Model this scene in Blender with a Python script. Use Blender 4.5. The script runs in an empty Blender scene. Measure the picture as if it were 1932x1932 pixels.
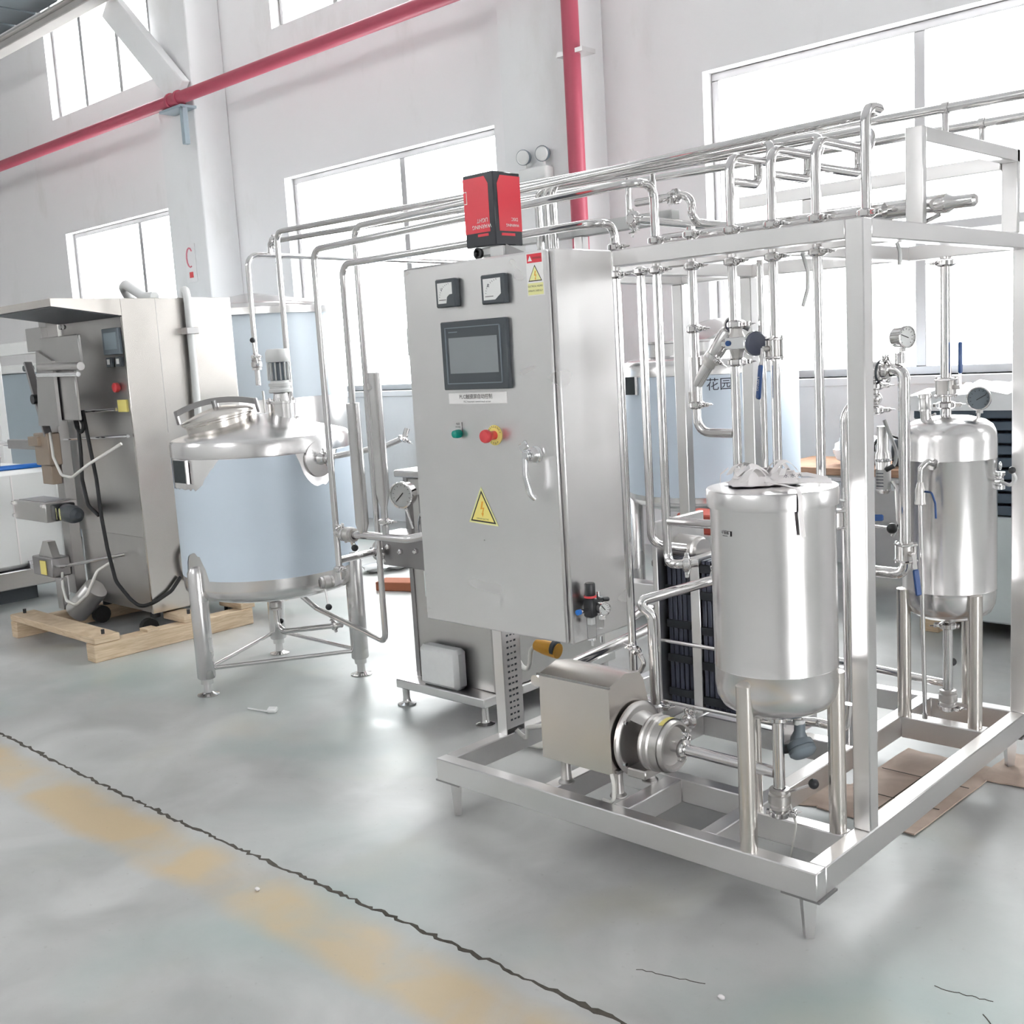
import bpy, bmesh, math, random
from mathutils import Vector, Matrix, Quaternion
random.seed(7)
sc = bpy.context.scene
COL = sc.collection

# ------------------------------------------------------------------ camera, world, light, exposure
cam_d = bpy.data.cameras.new('camera'); cam = bpy.data.objects.new('camera', cam_d); COL.objects.link(cam)
cam_d.sensor_width = 36.0; cam_d.lens = 36.0 * 2094.39 / 1932.0; cam_d.clip_start = 0.05; cam_d.clip_end = 200
cam.matrix_world = Matrix(((0.726654, -0.056257, 0.684697, 2.714767), (0.684532, 0.143758, -0.714667, -2.389969), (-0.058225, 0.988013, 0.142972, 1.550000), (0.000000, 0.000000, 0.000000, 1.000000)))
sc.camera = cam
world = bpy.data.worlds.new('overcast_sky'); sc.world = world; world.use_nodes = True
bg = world.node_tree.nodes['Background']; bg.inputs[0].default_value = (0.985, 0.99, 1.0, 1); bg.inputs[1].default_value = 3.2
sc.view_settings.view_transform = 'Standard'; sc.view_settings.look = 'None'
sc.view_settings.gamma = 1.0; sc.view_settings.use_curve_mapping = False
sc.view_settings.exposure = 2.2
sc.cycles.use_denoising = True
sc.cycles.max_bounces = 8; sc.cycles.diffuse_bounces = 4; sc.cycles.glossy_bounces = 4
sc.cycles.transparent_max_bounces = 16; sc.cycles.caustics_reflective = False; sc.cycles.blur_glossy = 0.6; sc.cycles.caustics_refractive = False
sc.cycles.sample_clamp_indirect = 6.0

# ------------------------------------------------------------------ materials (all node based)
MATS = {}
def nodes_of(m):
    m.use_nodes = True
    nt = m.node_tree
    return nt, nt.nodes, nt.links, nt.nodes['Principled BSDF']
def plain(name, col, rough=0.5, metal=0.0, var=0.06, scale=6.0, spec=0.5, bump=0.0, trans=0.0):
    m = bpy.data.materials.new(name); nt, N, L, P = nodes_of(m)
    tc = N.new('ShaderNodeTexCoord'); nz = N.new('ShaderNodeTexNoise'); nz.inputs['Scale'].default_value = scale; nz.inputs['Detail'].default_value = 4
    L.new(tc.outputs['Object'], nz.inputs['Vector'])
    mx = N.new('ShaderNodeMix'); mx.data_type = 'RGBA'
    mx.inputs['A'].default_value = (*[max(0, c * (1 - var)) for c in col], 1); mx.inputs['B'].default_value = (*[min(1, c * (1 + var)) for c in col], 1)
    L.new(nz.outputs['Fac'], mx.inputs['Factor']); L.new(mx.outputs['Result'], P.inputs['Base Color'])
    P.inputs['Roughness'].default_value = rough; P.inputs['Metallic'].default_value = metal; P.inputs['Specular IOR Level'].default_value = spec
    if trans: P.inputs['Transmission Weight'].default_value = trans
    if bump:
        b = N.new('ShaderNodeBump'); b.inputs['Strength'].default_value = bump; b.inputs['Distance'].default_value = 0.004
        L.new(nz.outputs['Fac'], b.inputs['Height']); L.new(b.outputs['Normal'], P.inputs['Normal'])
    MATS[name] = m; return m
def steel(name, col=(0.80, 0.785, 0.78), r0=0.2, r1=0.34, stretch=(2, 2, 60), bump=0.02, scale=3.0):
    m = bpy.data.materials.new(name); nt, N, L, P = nodes_of(m)
    tc = N.new('ShaderNodeTexCoord'); mp = N.new('ShaderNodeMapping'); mp.inputs['Scale'].default_value = stretch
    nz = N.new('ShaderNodeTexNoise'); nz.inputs['Scale'].default_value = scale; nz.inputs['Detail'].default_value = 1.5
    L.new(tc.outputs['Object'], mp.inputs['Vector']); L.new(mp.outputs['Vector'], nz.inputs['Vector'])
    n2 = N.new('ShaderNodeTexNoise'); n2.inputs['Scale'].default_value = 4.0; n2.inputs['Detail'].default_value = 2
    L.new(tc.outputs['Object'], n2.inputs['Vector'])
    mr = N.new('ShaderNodeMapRange'); mr.inputs['From Min'].default_value = 0.3; mr.inputs['From Max'].default_value = 0.7
    mr.inputs['To Min'].default_value = r0; mr.inputs['To Max'].default_value = r1
    L.new(nz.outputs['Fac'], mr.inputs['Value']); L.new(mr.outputs['Result'], P.inputs['Roughness'])
    mx = N.new('ShaderNodeMix'); mx.data_type = 'RGBA'
    mx.inputs['A'].default_value = (*[c * 0.93 for c in col], 1); mx.inputs['B'].default_value = (*[min(1, c * 1.05) for c in col], 1)
    L.new(n2.outputs['Fac'], mx.inputs['Factor']); L.new(mx.outputs['Result'], P.inputs['Base Color'])
    P.inputs['Metallic'].default_value = 1.0
    if bump:
        b = N.new('ShaderNodeBump'); b.inputs['Strength'].default_value = bump; b.inputs['Distance'].default_value = 0.001
        L.new(nz.outputs['Fac'], b.inputs['Height']); L.new(b.outputs['Normal'], P.inputs['Normal'])
    MATS[name] = m; return m

steel('pipe_steel', (0.72, 0.705, 0.70), 0.09, 0.12, (1, 1, 1), 0.0)
steel('satin_steel', (0.68, 0.665, 0.66), 0.24, 0.28, (2, 2, 2), 0.0)
steel('frame_steel', (0.78, 0.765, 0.76), 0.28, 0.33, (2, 2, 2), 0.0)
steel('cabinet_steel', (0.78, 0.765, 0.76), 0.27, 0.32, (1.2, 1.2, 3), 0.0)
steel('tank_steel', (0.76, 0.745, 0.74), 0.20, 0.25, (2, 2, 2), 0.0)
steel('warm_steel', (0.70, 0.66, 0.62), 0.22, 0.26, (2, 2, 2), 0.0)
steel('cast_steel', (0.56, 0.54, 0.525), 0.34, 0.40, (4, 4, 4), 0.0)
steel('dark_steel', (0.36, 0.35, 0.35), 0.32, 0.38, (4, 4, 4), 0.0)
steel('machine_steel', (0.58, 0.565, 0.55), 0.32, 0.37, (2, 2, 2), 0.0)
steel('dull_steel', (0.46, 0.45, 0.44), 0.38, 0.42, (2, 2, 2), 0.0)
steel('chrome', (0.80, 0.80, 0.81), 0.06, 0.08, (1, 1, 1), 0.0)
steel('aluminium', (0.58, 0.57, 0.58), 0.42, 0.48, (2, 2, 2), 0.0)
plain('wall_paint', (0.88, 0.865, 0.87), 0.85, var=0.03, scale=0.7)
plain('pillar_paint', (0.86, 0.855, 0.86), 0.85, var=0.05, scale=1.3)
plain('ceiling_paint', (0.58, 0.58, 0.59), 0.9, var=0.05, scale=1.0)
plain('hall_paint', (0.64, 0.635, 0.63), 0.9, var=0.08, scale=0.5)
plain('roof_sheet', (0.10, 0.125, 0.14), 0.6, var=0.3, scale=1.5)
plain('girder_paint', (0.55, 0.53, 0.51), 0.7, var=0.06)
plain('red_paint', (0.46, 0.075, 0.12), 0.45, var=0.08)
plain('red_plastic', (0.72, 0.07, 0.08), 0.35)
plain('green_plastic', (0.0, 0.26, 0.20), 0.2)
plain('yellow_plastic', (0.85, 0.62, 0.08), 0.45)
plain('orange_plastic', (0.85, 0.42, 0.04), 0.45)
plain('yellow_sticker', (0.93, 0.80, 0.25), 0.5, var=0.03)
plain('pale_yellow', (0.88, 0.86, 0.42), 0.55, var=0.03)
plain('black_print', (0.025, 0.022, 0.02), 0.5)
plain('black_plastic', (0.02, 0.021, 0.024), 0.38)
plain('charcoal_plastic', (0.065, 0.075, 0.085), 0.4)
plain('rubber', (0.015, 0.015, 0.016), 0.6)
plain('blue_plastic', (0.03, 0.085, 0.26), 0.38)
plain('bright_blue', (0.02, 0.16, 0.55), 0.35)
plain('white_plastic', (0.82, 0.82, 0.81), 0.45, var=0.02)
plain('cream_hose', (0.80, 0.78, 0.74), 0.4, var=0.03)
plain('foam', (0.86, 0.86, 0.86), 0.8, var=0.05, scale=40, bump=0.25)
plain('chest_white', (0.78, 0.78, 0.77), 0.4, var=0.03, scale=2)
plain('paper', (0.86, 0.82, 0.815), 0.7, var=0.03)
plain('white_print', (0.88, 0.86, 0.85), 0.6, var=0.02)
plain('dial', (0.82, 0.82, 0.81), 0.35, var=0.02)
plain('grey_plastic', (0.20, 0.235, 0.265), 0.45)
plain('brass', (0.36, 0.29, 0.23), 0.4, metal=0.6)
plain('card_red', (0.80, 0.06, 0.085), 0.25, var=0.04)
plain('card_black', (0.035, 0.037, 0.045), 0.25)
plain('plate_blue', (0.10, 0.11, 0.155), 0.4, var=0.15, scale=12)
plain('plate_black', (0.018, 0.022, 0.03), 0.45)
plain('nameplate', (0.03, 0.038, 0.042), 0.65, var=0.4, scale=60)
plain('slat_navy', (0.07, 0.095, 0.125), 0.3, var=0.25, scale=8)
plain('wrap_film', (0.55, 0.60, 0.60), 0.15, var=0.12, scale=5, bump=0.6)
plain('clear_sheet', (0.84, 0.85, 0.86), 0.2, var=0.05, scale=7, bump=0.8)
plain('marker_ink', (0.03, 0.035, 0.06), 0.5)
plain('joint_dirt', (0.085, 0.075, 0.062), 0.95, var=0.4, scale=50)
plain('red_brick', (0.45, 0.16, 0.09), 0.85)
plain('tray_red', (0.55, 0.10, 0.07), 0.6)
plain('stripe_pink', (0.75, 0.25, 0.32), 0.5)

def stained(name):
    m = MATS[name]; nt = m.node_tree; N = nt.nodes; L = nt.links; P = N['Principled BSDF']
    src = P.inputs['Base Color'].links[0].from_socket
    tc = N.new('ShaderNodeTexCoord'); mp = N.new('ShaderNodeMapping'); mp.inputs['Scale'].default_value = (1.1, 1.1, 0.45)
    nz = N.new('ShaderNodeTexNoise'); nz.inputs['Scale'].default_value = 1.6; nz.inputs['Detail'].default_value = 7; nz.inputs['Roughness'].default_value = 0.65
    L.new(tc.outputs['Object'], mp.inputs['Vector']); L.new(mp.outputs['Vector'], nz.inputs['Vector'])
    r = N.new('ShaderNodeMapRange'); r.inputs['From Min'].default_value = 0.55; r.inputs['From Max'].default_value = 0.8; r.inputs['To Max'].default_value = 0.55; L.new(nz.outputs['Fac'], r.inputs['Value'])
    mx = N.new('ShaderNodeMix'); mx.data_type = 'RGBA'; L.new(src, mx.inputs['A']); mx.inputs['B'].default_value = (0.70, 0.685, 0.655, 1); L.new(r.outputs['Result'], mx.inputs['Factor']); L.new(mx.outputs['Result'], P.inputs['Base Color'])
stained('wall_paint'); stained('pillar_paint')

def film(name, col):
    m = plain(name, col, 0.42, var=0.05, scale=3.0, spec=0.5)
    m.node_tree.nodes['Principled BSDF'].inputs['Metallic'].default_value = 0.12
    return m
film('blue_film', (0.66, 0.745, 0.84))
film('pale_film', (0.70, 0.77, 0.84))
film('slate_film', (0.36, 0.43, 0.48))

def wood(name, c0, c1):
    m = bpy.data.materials.new(name); nt, N, L, P = nodes_of(m)
    tc = N.new('ShaderNodeTexCoord'); mp = N.new('ShaderNodeMapping'); mp.inputs['Scale'].default_value = (2.0, 2.0, 22.0)
    nz = N.new('ShaderNodeTexNoise'); nz.inputs['Scale'].default_value = 3.0; nz.inputs['Detail'].default_value = 6; nz.inputs['Distortion'].default_value = 1.2
    L.new(tc.outputs['Object'], mp.inputs['Vector']); L.new(mp.outputs['Vector'], nz.inputs['Vector'])
    cr = N.new('ShaderNodeValToRGB'); cr.color_ramp.elements[0].position = 0.3; cr.color_ramp.elements[1].position = 0.72
    cr.color_ramp.elements[0].color = (*c0, 1); cr.color_ramp.elements[1].color = (*c1, 1)
    L.new(nz.outputs['Fac'], cr.inputs['Fac']); L.new(cr.outputs['Color'], P.inputs['Base Color']); P.inputs['Roughness'].default_value = 0.7
    MATS[name] = m
wood('pine', (0.52, 0.38, 0.24), (0.72, 0.58, 0.42))
wood('bench_wood', (0.36, 0.19, 0.11), (0.50, 0.29, 0.18))
wood('cardboard', (0.50, 0.37, 0.29), (0.66, 0.52, 0.43))

def thin_glass(name, tint=(1, 1, 1), gloss=0.06, rough=0.02):
    m = bpy.data.materials.new(name); m.use_nodes = True; nt = m.node_tree; N = nt.nodes; L = nt.links; N.clear()
    o = N.new('ShaderNodeOutputMaterial'); t = N.new('ShaderNodeBsdfTransparent'); t.inputs[0].default_value = (*tint, 1)
    g = N.new('ShaderNodeBsdfGlossy'); g.inputs['Roughness'].default_value = rough
    fr = N.new('ShaderNodeLayerWeight'); fr.inputs['Blend'].default_value = 0.12
    mr = N.new('ShaderNodeMath'); mr.operation = 'MULTIPLY'; mr.inputs[1].default_value = gloss * 6; L.new(fr.outputs['Fresnel'], mr.inputs[0])
    mx = N.new('ShaderNodeMixShader'); L.new(mr.outputs[0], mx.inputs[0]); L.new(t.outputs[0], mx.inputs[1]); L.new(g.outputs[0], mx.inputs[2])
    L.new(mx.outputs[0], o.inputs[0]); MATS[name] = m
thin_glass('window_glass', (0.97, 0.985, 0.98)); thin_glass('gauge_glass', (0.985, 0.985, 0.985), 0.03); thin_glass('bowl_glass', (0.86, 0.86, 0.86), 0.12)

def screen_mat():
    m = plain('screen_face', (0.27, 0.29, 0.305), 0.08, var=0.05); return m
screen_mat()

def floor_mat():
    m = bpy.data.materials.new('floor_concrete'); nt, N, L, P = nodes_of(m)
    tc = N.new('ShaderNodeTexCoord')
    def noise(scale, det=4, dist=0.0, vec=None):
        n = N.new('ShaderNodeTexNoise'); n.inputs['Scale'].default_value = scale; n.inputs['Detail'].default_value = det; n.inputs['Distortion'].default_value = dist
        L.new(vec or tc.outputs['Object'], n.inputs['Vector']); return n
    def mixc(a, b, f):
        x = N.new('ShaderNodeMix'); x.data_type = 'RGBA'
        for k, v in (('A', a), ('B', b)):
            if isinstance(v, tuple): x.inputs[k].default_value = (*v, 1)
            else: L.new(v, x.inputs[k])
        if isinstance(f, float): x.inputs['Factor'].default_value = f
        else: L.new(f, x.inputs['Factor'])
        return x.outputs['Result']
    def ramp(v, a, b, lo=0.0, hi=1.0):
        r = N.new('ShaderNodeMapRange'); r.inputs['From Min'].default_value = a; r.inputs['From Max'].default_value = b
        r.inputs['To Min'].default_value = lo; r.inputs['To Max'].default_value = hi; L.new(v, r.inputs['Value']); return r.outputs['Result']
    n1 = noise(0.9, 5, 0.4); n2 = noise(2.6, 6, 0.6); n3 = noise(38, 4)
    base = mixc((0.415, 0.415, 0.405), (0.57, 0.565, 0.555), ramp(n2.outputs['Fac'], 0.33, 0.67))
    base = mixc(base, (0.36, 0.44, 0.42), ramp(n1.outputs['Fac'], 0.50, 0.70, 0.0, 0.8))        # worn green paint patches
    n5 = noise(1.7, 4, 0.3); base = mixc(base, (0.52, 0.50, 0.42), ramp(n5.outputs['Fac'], 0.56, 0.75, 0.0, 0.55))   # tan dust
    # worn yellow walkway line along the joint
    sx = N.new('ShaderNodeSeparateXYZ'); L.new(tc.outputs['Object'], sx.inputs[0])
    wob = N.new('ShaderNodeMath'); wob.operation = 'MULTIPLY_ADD'; L.new(n2.outputs['Fac'], wob.inputs[0]); wob.inputs[1].default_value = 0.12; L.new(sx.outputs['Y'], wob.inputs[2])
    up = ramp(wob.outputs[0], -0.52, -0.60); lo = ramp(wob.outputs[0], -0.80, -0.73)
    mul = N.new('ShaderNodeMath'); mul.operation = 'MULTIPLY'; L.new(up, mul.inputs[0]); L.new(lo, mul.inputs[1])
    n4 = noise(3.2, 6, 0.5); wear = ramp(n4.outputs['Fac'], 0.36, 0.60, 0.25, 1.0)
    m2 = N.new('ShaderNodeMath'); m2.operation = 'MULTIPLY'; L.new(mul.outputs[0], m2.inputs[0]); L.new(wear, m2.inputs[1])
    m3 = N.new('ShaderNodeMath'); m3.operation = 'MULTIPLY'; L.new(m2.outputs[0], m3.inputs[0]); m3.inputs[1].default_value = 0.8
    base = mixc(base, (0.62, 0.46, 0.25), m3.outputs[0])
    base = mixc(base, (0.30, 0.29, 0.27), ramp(n3.outputs['Fac'], 0.66, 0.78, 0.0, 0.35))          # specks
    L.new(base, P.inputs['Base Color'])
    L.new(ramp(n2.outputs['Fac'], 0.3, 0.7, 0.30, 0.5), P.inputs['Roughness']); P.inputs['Specular IOR Level'].default_value = 0.6
    b = N.new('ShaderNodeBump'); b.inputs['Strength'].default_value = 0.12; b.inputs['Distance'].default_value = 0.002; L.new(n3.outputs['Fac'], b.inputs['Height']); L.new(b.outputs['Normal'], P.inputs['Normal'])
    MATS['floor'] = m
floor_mat()

# ------------------------------------------------------------------ mesh helpers
def frame_of(axis, out=None):
    z = Vector(axis).normalized()
    o = Vector(out) if out is not None else (Vector((0, 0, 1)) if abs(z.z) < 0.9 else Vector((1, 0, 0)))
    x = (o - z * o.dot(z)).normalized(); y = z.cross(x)
    return x, y, z
def fillet(pts, rad, n=5):
    pts = [Vector(p) for p in pts]; out = [pts[0]]
    for i in range(1, len(pts) - 1):
        a, b, c = pts[i - 1], pts[i], pts[i + 1]
        u = (a - b); v = (c - b); lu, lv = u.length, v.length; u /= lu; v /= lv
        ang = u.angle(v)
        if ang > 3.10 or rad <= 0: out.append(b); continue
        d = min(rad / math.tan(ang / 2), lu * 0.48, lv * 0.48); r = d * math.tan(ang / 2)
        ctr = b + (u + v).normalized() * (r / math.sin(ang / 2))
        p0, p1 = b + u * d, b + v * d
        e0, e1 = p0 - ctr, p1 - ctr; tot = e0.angle(e1); ax = e0.cross(e1).normalized()
        for k in range(n + 1): out.append(ctr + Quaternion(ax, tot * k / n) @ e0)
    out.append(pts[-1]); return out
class MB:
    def __init__(s): s.v = []; s.f = []
    def add(s, vs, fs):
        o = len(s.v); s.v += [Vector(v) for v in vs]; s.f += [tuple(i + o for i in f) for f in fs]; return s
    def box(s, a, b, bev=0.0):
        (x0, y0, z0), (x1, y1, z1) = a, b
        c = Vector(((x0 + x1) / 2, (y0 + y1) / 2, (z0 + z1) / 2)); return s.obox(c, (1, 0, 0), (0, 1, 0), (abs(x1 - x0), abs(y1 - y0), abs(z1 - z0)), bev)
    def obox(s, c, ux, uy, dim, bev=0.0):
        c = Vector(c); ux = Vector(ux).normalized(); uz = ux.cross(Vector(uy)).normalized(); uy = uz.cross(ux)
        hx, hy, hz = [d / 2 for d in dim]; b = min(bev, hx * 0.9, hy * 0.9, hz * 0.9)
        if b <= 0:
            vs = [c + ux * (i * hx) + uy * (j * hy) + uz * (k * hz) for k in (-1, 1) for (i, j) in ((-1, -1), (1, -1), (1, 1), (-1, 1))]
            return s.add(vs, [(3, 2, 1, 0), (4, 5, 6, 7), (0, 1, 5, 4), (1, 2, 6, 5), (2, 3, 7, 6), (3, 0, 4, 7)])
        def P(x, y, z): return c + ux * x + uy * y + uz * z
        vs = []; idx = {}
        for sx in (-1, 1):
            for sy in (-1, 1):
                for sz in (-1, 1):
                    for a in range(3):
                        d = [hx - b, hy - b, hz - b]; d[a] += b
                        idx[(sx, sy, sz, a)] = len(vs); vs.append(P(sx * d[0], sy * d[1], sz * d[2]))
        fs = []
        for a in range(3):
            for sg in (-1, 1):
                o1, o2 = [k for k in range(3) if k != a]; quad = []
                for (p, q) in ((-1, -1), (1, -1), (1, 1), (-1, 1)):
                    t = [0, 0, 0]; t[a] = sg; t[o1] = p; t[o2] = q; quad.append(idx[(*t, a)])
                flip = (sg > 0) == (a == 1)
                fs.append(tuple(reversed(quad)) if flip else tuple(quad))
        for a in range(3):
            o1, o2 = [k for k in range(3) if k != a]
            for p in (-1, 1):
                for q in (-1, 1):
                    t0 = [0, 0, 0]; t0[o1] = p; t0[o2] = q; t1 = list(t0); t0[a] = -1; t1[a] = 1
                    fs.append((idx[(*t0, o1)], idx[(*t1, o1)], idx[(*t1, o2)], idx[(*t0, o2)]))
        for sx in (-1, 1):
            for sy in (-1, 1):
                for sz in (-1, 1): fs.append(tuple(idx[(sx, sy, sz, a)] for a in range(3)))
        return s.add(vs, fs)
    def bar(s, p0, p1, w, h, up=(0, 0, 1), bev=0.0):
        p0, p1 = Vector(p0), Vector(p1); d = p1 - p0
        z = d.normalized(); u = Vector(up); x = u.cross(z)
        if x.length < 1e-4: x = Vector((1, 0, 0))
        return s.obox((p0 + p1) / 2, d, x, (d.length, w, h), bev)
    def ring_sweep(s, frames, seg, close=False, caps=True):
        o = len(s.v); n = len(frames)
        for (c, x, y, r) in frames:
            for k in range(seg):
                t = 2 * math.pi * k / seg; s.v.append(c + x * (r * math.cos(t)) + y * (r * math.sin(t)))
        for i in range(n - 1 if not close else n):
            a = o + i * seg; b = o + ((i + 1) % n) * seg
            for k in range(seg): k2 = (k + 1) % seg; s.f.append((a + k, a + k2, b + k2, b + k))
        if caps and not close:
            s.f.append(tuple(o + k for k in reversed(range(seg)))); s.f.append(tuple(o + (n - 1) * seg + k for k in range(seg)))
        return s
    def cyl(s, p0, p1, r, seg=20, r1=None, caps=True):
        p0, p1 = Vector(p0), Vector(p1); x, y, z = frame_of(p1 - p0)
        return s.ring_sweep([(p0, x, y, r), (p1, x, y, r if r1 is None else r1)], seg, caps=caps)
    def lathe(s, prof, org=(0, 0, 0), axis=(0, 0, 1), seg=32, caps=True, out=None):
        x, y, z = frame_of(axis, out); o = Vector(org)
        return s.ring_sweep([(o + z * h, x, y, max(r, 1e-4)) for (r, h) in prof], seg, caps=caps)
    def tube(s, pts, r, rad=0.0, seg=14, n=6, caps=True):
        path = fillet(pts, rad, n) if rad > 0 else [Vector(p) for p in pts]
        pp = [path[0]]
        for q in path[1:]:
            if (q - pp[-1]).length > 1e-5: pp.append(q)
        path = pp; t = (path[1] - path[0]).normalized(); x, y, z = frame_of(t); fr = []
        for i, p in enumerate(path):
            if i == 0: tn = t
            elif i == len(path) - 1: tn = (path[i] - path[i - 1]).normalized()
            else: tn = ((path[i + 1] - p).normalized() + (p - path[i - 1]).normalized()).normalized()
            q = t.rotation_difference(tn); x = q @ x; y = q @ y; t = tn
            fr.append((p, x.copy(), y.copy(), r))
        return s.ring_sweep(fr, seg, caps=caps)
    def sphere(s, c, r, seg=16, rings=10, sc=(1, 1, 1)):
        c = Vector(c); o = len(s.v); s.v.append(c + Vector((0, 0, -r * sc[2])))
        for i in range(1, rings):
            a = -math.pi / 2 + math.pi * i / rings
            for k in range(seg):
                t = 2 * math.pi * k / seg; s.v.append(c + Vector((r * sc[0] * math.cos(a) * math.cos(t), r * sc[1] * math.cos(a) * math.sin(t), r * sc[2] * math.sin(a))))
        s.v.append(c + Vector((0, 0, r * sc[2]))); top = len(s.v) - 1
        for k in range(seg):
            k2 = (k + 1) % seg; s.f.append((o, o + 1 + k2, o + 1 + k)); s.f.append((top, top - seg + k, top - seg + k2))
        for i in range(rings - 2):
            a = o + 1 + i * seg
            for k in range(seg): k2 = (k + 1) % seg; s.f.append((a + k, a + k2, a + seg + k2, a + seg + k))
        return s
    def prism(s, poly, org, ux, uy, depth):
        org = Vector(org); ux = Vector(ux).normalized(); uy = Vector(uy).normalized(); uz = ux.cross(uy); n = len(poly)
        vs = [org + ux * a + uy * b for a, b in poly] + [org + ux * a + uy * b + uz * depth for a, b in poly]
        return s.add(vs, [tuple(reversed(range(n))), tuple(range(n, 2 * n))] + [(i, (i + 1) % n, n + (i + 1) % n, n + i) for i in range(n)])
    def strip(s, pts, w, th, side):
        # flat ribbon with real thickness, following pts, lying across vector side
        pts = [Vector(p) for p in pts]; o = len(s.v); n = len(pts); sd = Vector(side).normalized()
        for i, p in enumerate(pts):
            t = (pts[min(i + 1, n - 1)] - pts[max(i - 1, 0)]).normalized(); nn = t.cross(sd).normalized()
            for a, b in ((-1, -1), (1, -1), (1, 1), (-1, 1)): s.v.append(p + sd * (a * w / 2) + nn * (b * th / 2))
        for i in range(n - 1):
            for k in range(4): k2 = (k + 1) % 4; s.f.append((o + 4 * i + k, o + 4 * i + k2, o + 4 * i + 4 + k2, o + 4 * i + 4 + k))
        s.f.append((o + 3, o + 2, o + 1, o)); e = o + 4 * (n - 1); s.f.append((e, e + 1, e + 2, e + 3)); return s
    def mesh(s, name, mat, off=None):
        me = bpy.data.meshes.new(name); o = Vector(off) if off is not None else Vector((0, 0, 0))
        me.from_pydata([tuple(v - o) for v in s.v], [], s.f)
        bm = bmesh.new(); bm.from_mesh(me); bmesh.ops.recalc_face_normals(bm, faces=bm.faces); bm.to_mesh(me); bm.free()
        me.materials.append(MATS[mat]); me.shade_smooth()
        try: me.set_sharp_from_angle(angle=math.radians(38))
        except Exception: pass
        return me
    def build(s, name, mat, parent=None):
        off = wloc(parent) if parent is not None else Vector((0, 0, 0))
        o = bpy.data.objects.new(name, s.mesh(name, mat, off)); COL.objects.link(o)
        if parent is not None: o.parent = parent
        o['_w'] = tuple(off); return o
def wloc(o):
    return Vector(o['_w']) if '_w' in o.keys() else Vector(o.location)
def tag(o, label=None, cat=None, group=None, kind=None):
    if label: o['label'] = label
    if cat: o['category'] = cat
    if group: o['group'] = group
    if kind: o['kind'] = kind
    return o
def thing(name, label, cat, loc, group=None):
    o = bpy.data.objects.new(name, None); COL.objects.link(o); o.location = loc; o.empty_display_size = 0.1; o['_w'] = tuple(loc)
    return tag(o, label, cat, group)
def structure(o): o['kind'] = 'structure'; return o
def inst(name, me, parent, mat4):
    # a copy of a shared mesh placed by a matrix given in world space
    o = bpy.data.objects.new(name, me); COL.objects.link(o); o.parent = parent
    o.matrix_local = Matrix.Translation(-wloc(parent)) @ mat4; return o
def place(pos, axis, out=None, s=1.0):
    x, y, z = frame_of(axis, out); m = Matrix((x * s, y * s, z * s)).transposed().to_4x4(); m.translation = Vector(pos); return m
def text(name, body, size, org, ux, uy, mat, parent, align='CENTER', th=0.0006, sx=1.0):
    cu = bpy.data.curves.new(name, 'FONT'); cu.body = body; cu.size = size; cu.align_x = align; cu.align_y = 'CENTER'; cu.resolution_u = 3
    cu.extrude = 0.0
    t = bpy.data.objects.new(name, cu); COL.objects.link(t); dg = bpy.context.evaluated_depsgraph_get()
    me0 = bpy.data.meshes.new_from_object(t.evaluated_get(dg)); bpy.data.objects.remove(t); bpy.data.curves.remove(cu)
    ux = Vector(ux).normalized(); uy = Vector(uy).normalized(); uz = ux.cross(uy); org = Vector(org); off = wloc(parent)
    for v in me0.vertices: v.co = org + ux * (v.co.x * sx) + uy * v.co.y + uz * th - off
    me0.materials.clear(); me0.materials.append(MATS[mat]); me0.name = name
    o = bpy.data.objects.new(name, me0); COL.objects.link(o); o.parent = parent; o['_w'] = tuple(off); return o

# ---- sanitary fittings shared by many pipes
_clamp_cache = {}
def clamp_mesh(r):
    k = round(r, 4)
    if k not in _clamp_cache:
        b = MB(); R = r * 1.62 + 0.003
        b.lathe([(r * 1.02, -0.013), (r * 1.25, -0.012), (R * 0.9, -0.0085), (R, -0.0065), (R, 0.0065), (R * 0.9, 0.0085), (r * 1.25, 0.012), (r * 1.02, 0.013)], seg=20, caps=False)
        b.obox((R + 0.006, 0.007, 0), (1, 0, 0), (0, 1, 0), (0.02, 0.006, 0.013), 0.0015)
        b.obox((R + 0.006, -0.007, 0), (1, 0, 0), (0, 1, 0), (0.02, 0.006, 0.013), 0.0015)
        b.obox((-R - 0.003, 0, 0), (1, 0, 0), (0, 1, 0), (0.011, 0.014, 0.012), 0.0015)
        w = MB(); w.cyl((R + 0.009, -0.014, 0), (R + 0.009, 0.032, 0), 0.003, 8); w.cyl((R + 0.009, 0.011, 0), (R + 0.009, 0.019, 0), 0.0065, 10)
        for sg in (-1, 1):
            w.obox((R + 0.009 + sg * 0.011, 0.020, 0), (sg * 0.8, 0.6, 0), (-0.6 * sg, 0.8, 0), (0.016, 0.0085, 0.003), 0.0012)
        _clamp_cache[k] = (b.mesh('clamp', 'pipe_steel'), w.mesh('wing_nut', 'pipe_steel'))
    return _clamp_cache[k]
def clamp(parent, pos, axis, r, out=(0.7, -0.7, 0)):
    c, w = clamp_mesh(r); m = place(pos, axis, out); o = inst('clamp', c, parent, m)
    n = bpy.data.objects.new('wing_nut', w); COL.objects.link(n); n.parent = o; return o
R25 = 0.0135
def pipe(label, pts, r=R25, rad=0.045, clamps=(), group=None, name='process_pipe', cat='pipe', mat='pipe_steel', n=6):
    t = thing(name, label, cat, pts[0], group)
    MB().tube(pts, r, rad, n=n).build('tube', mat, t)
    for c in clamps: clamp(t, c[0], c[1], r, *(c[2:3] if len(c) > 2 else ((0.7, -0.7, 0),)))
    return t
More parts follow.
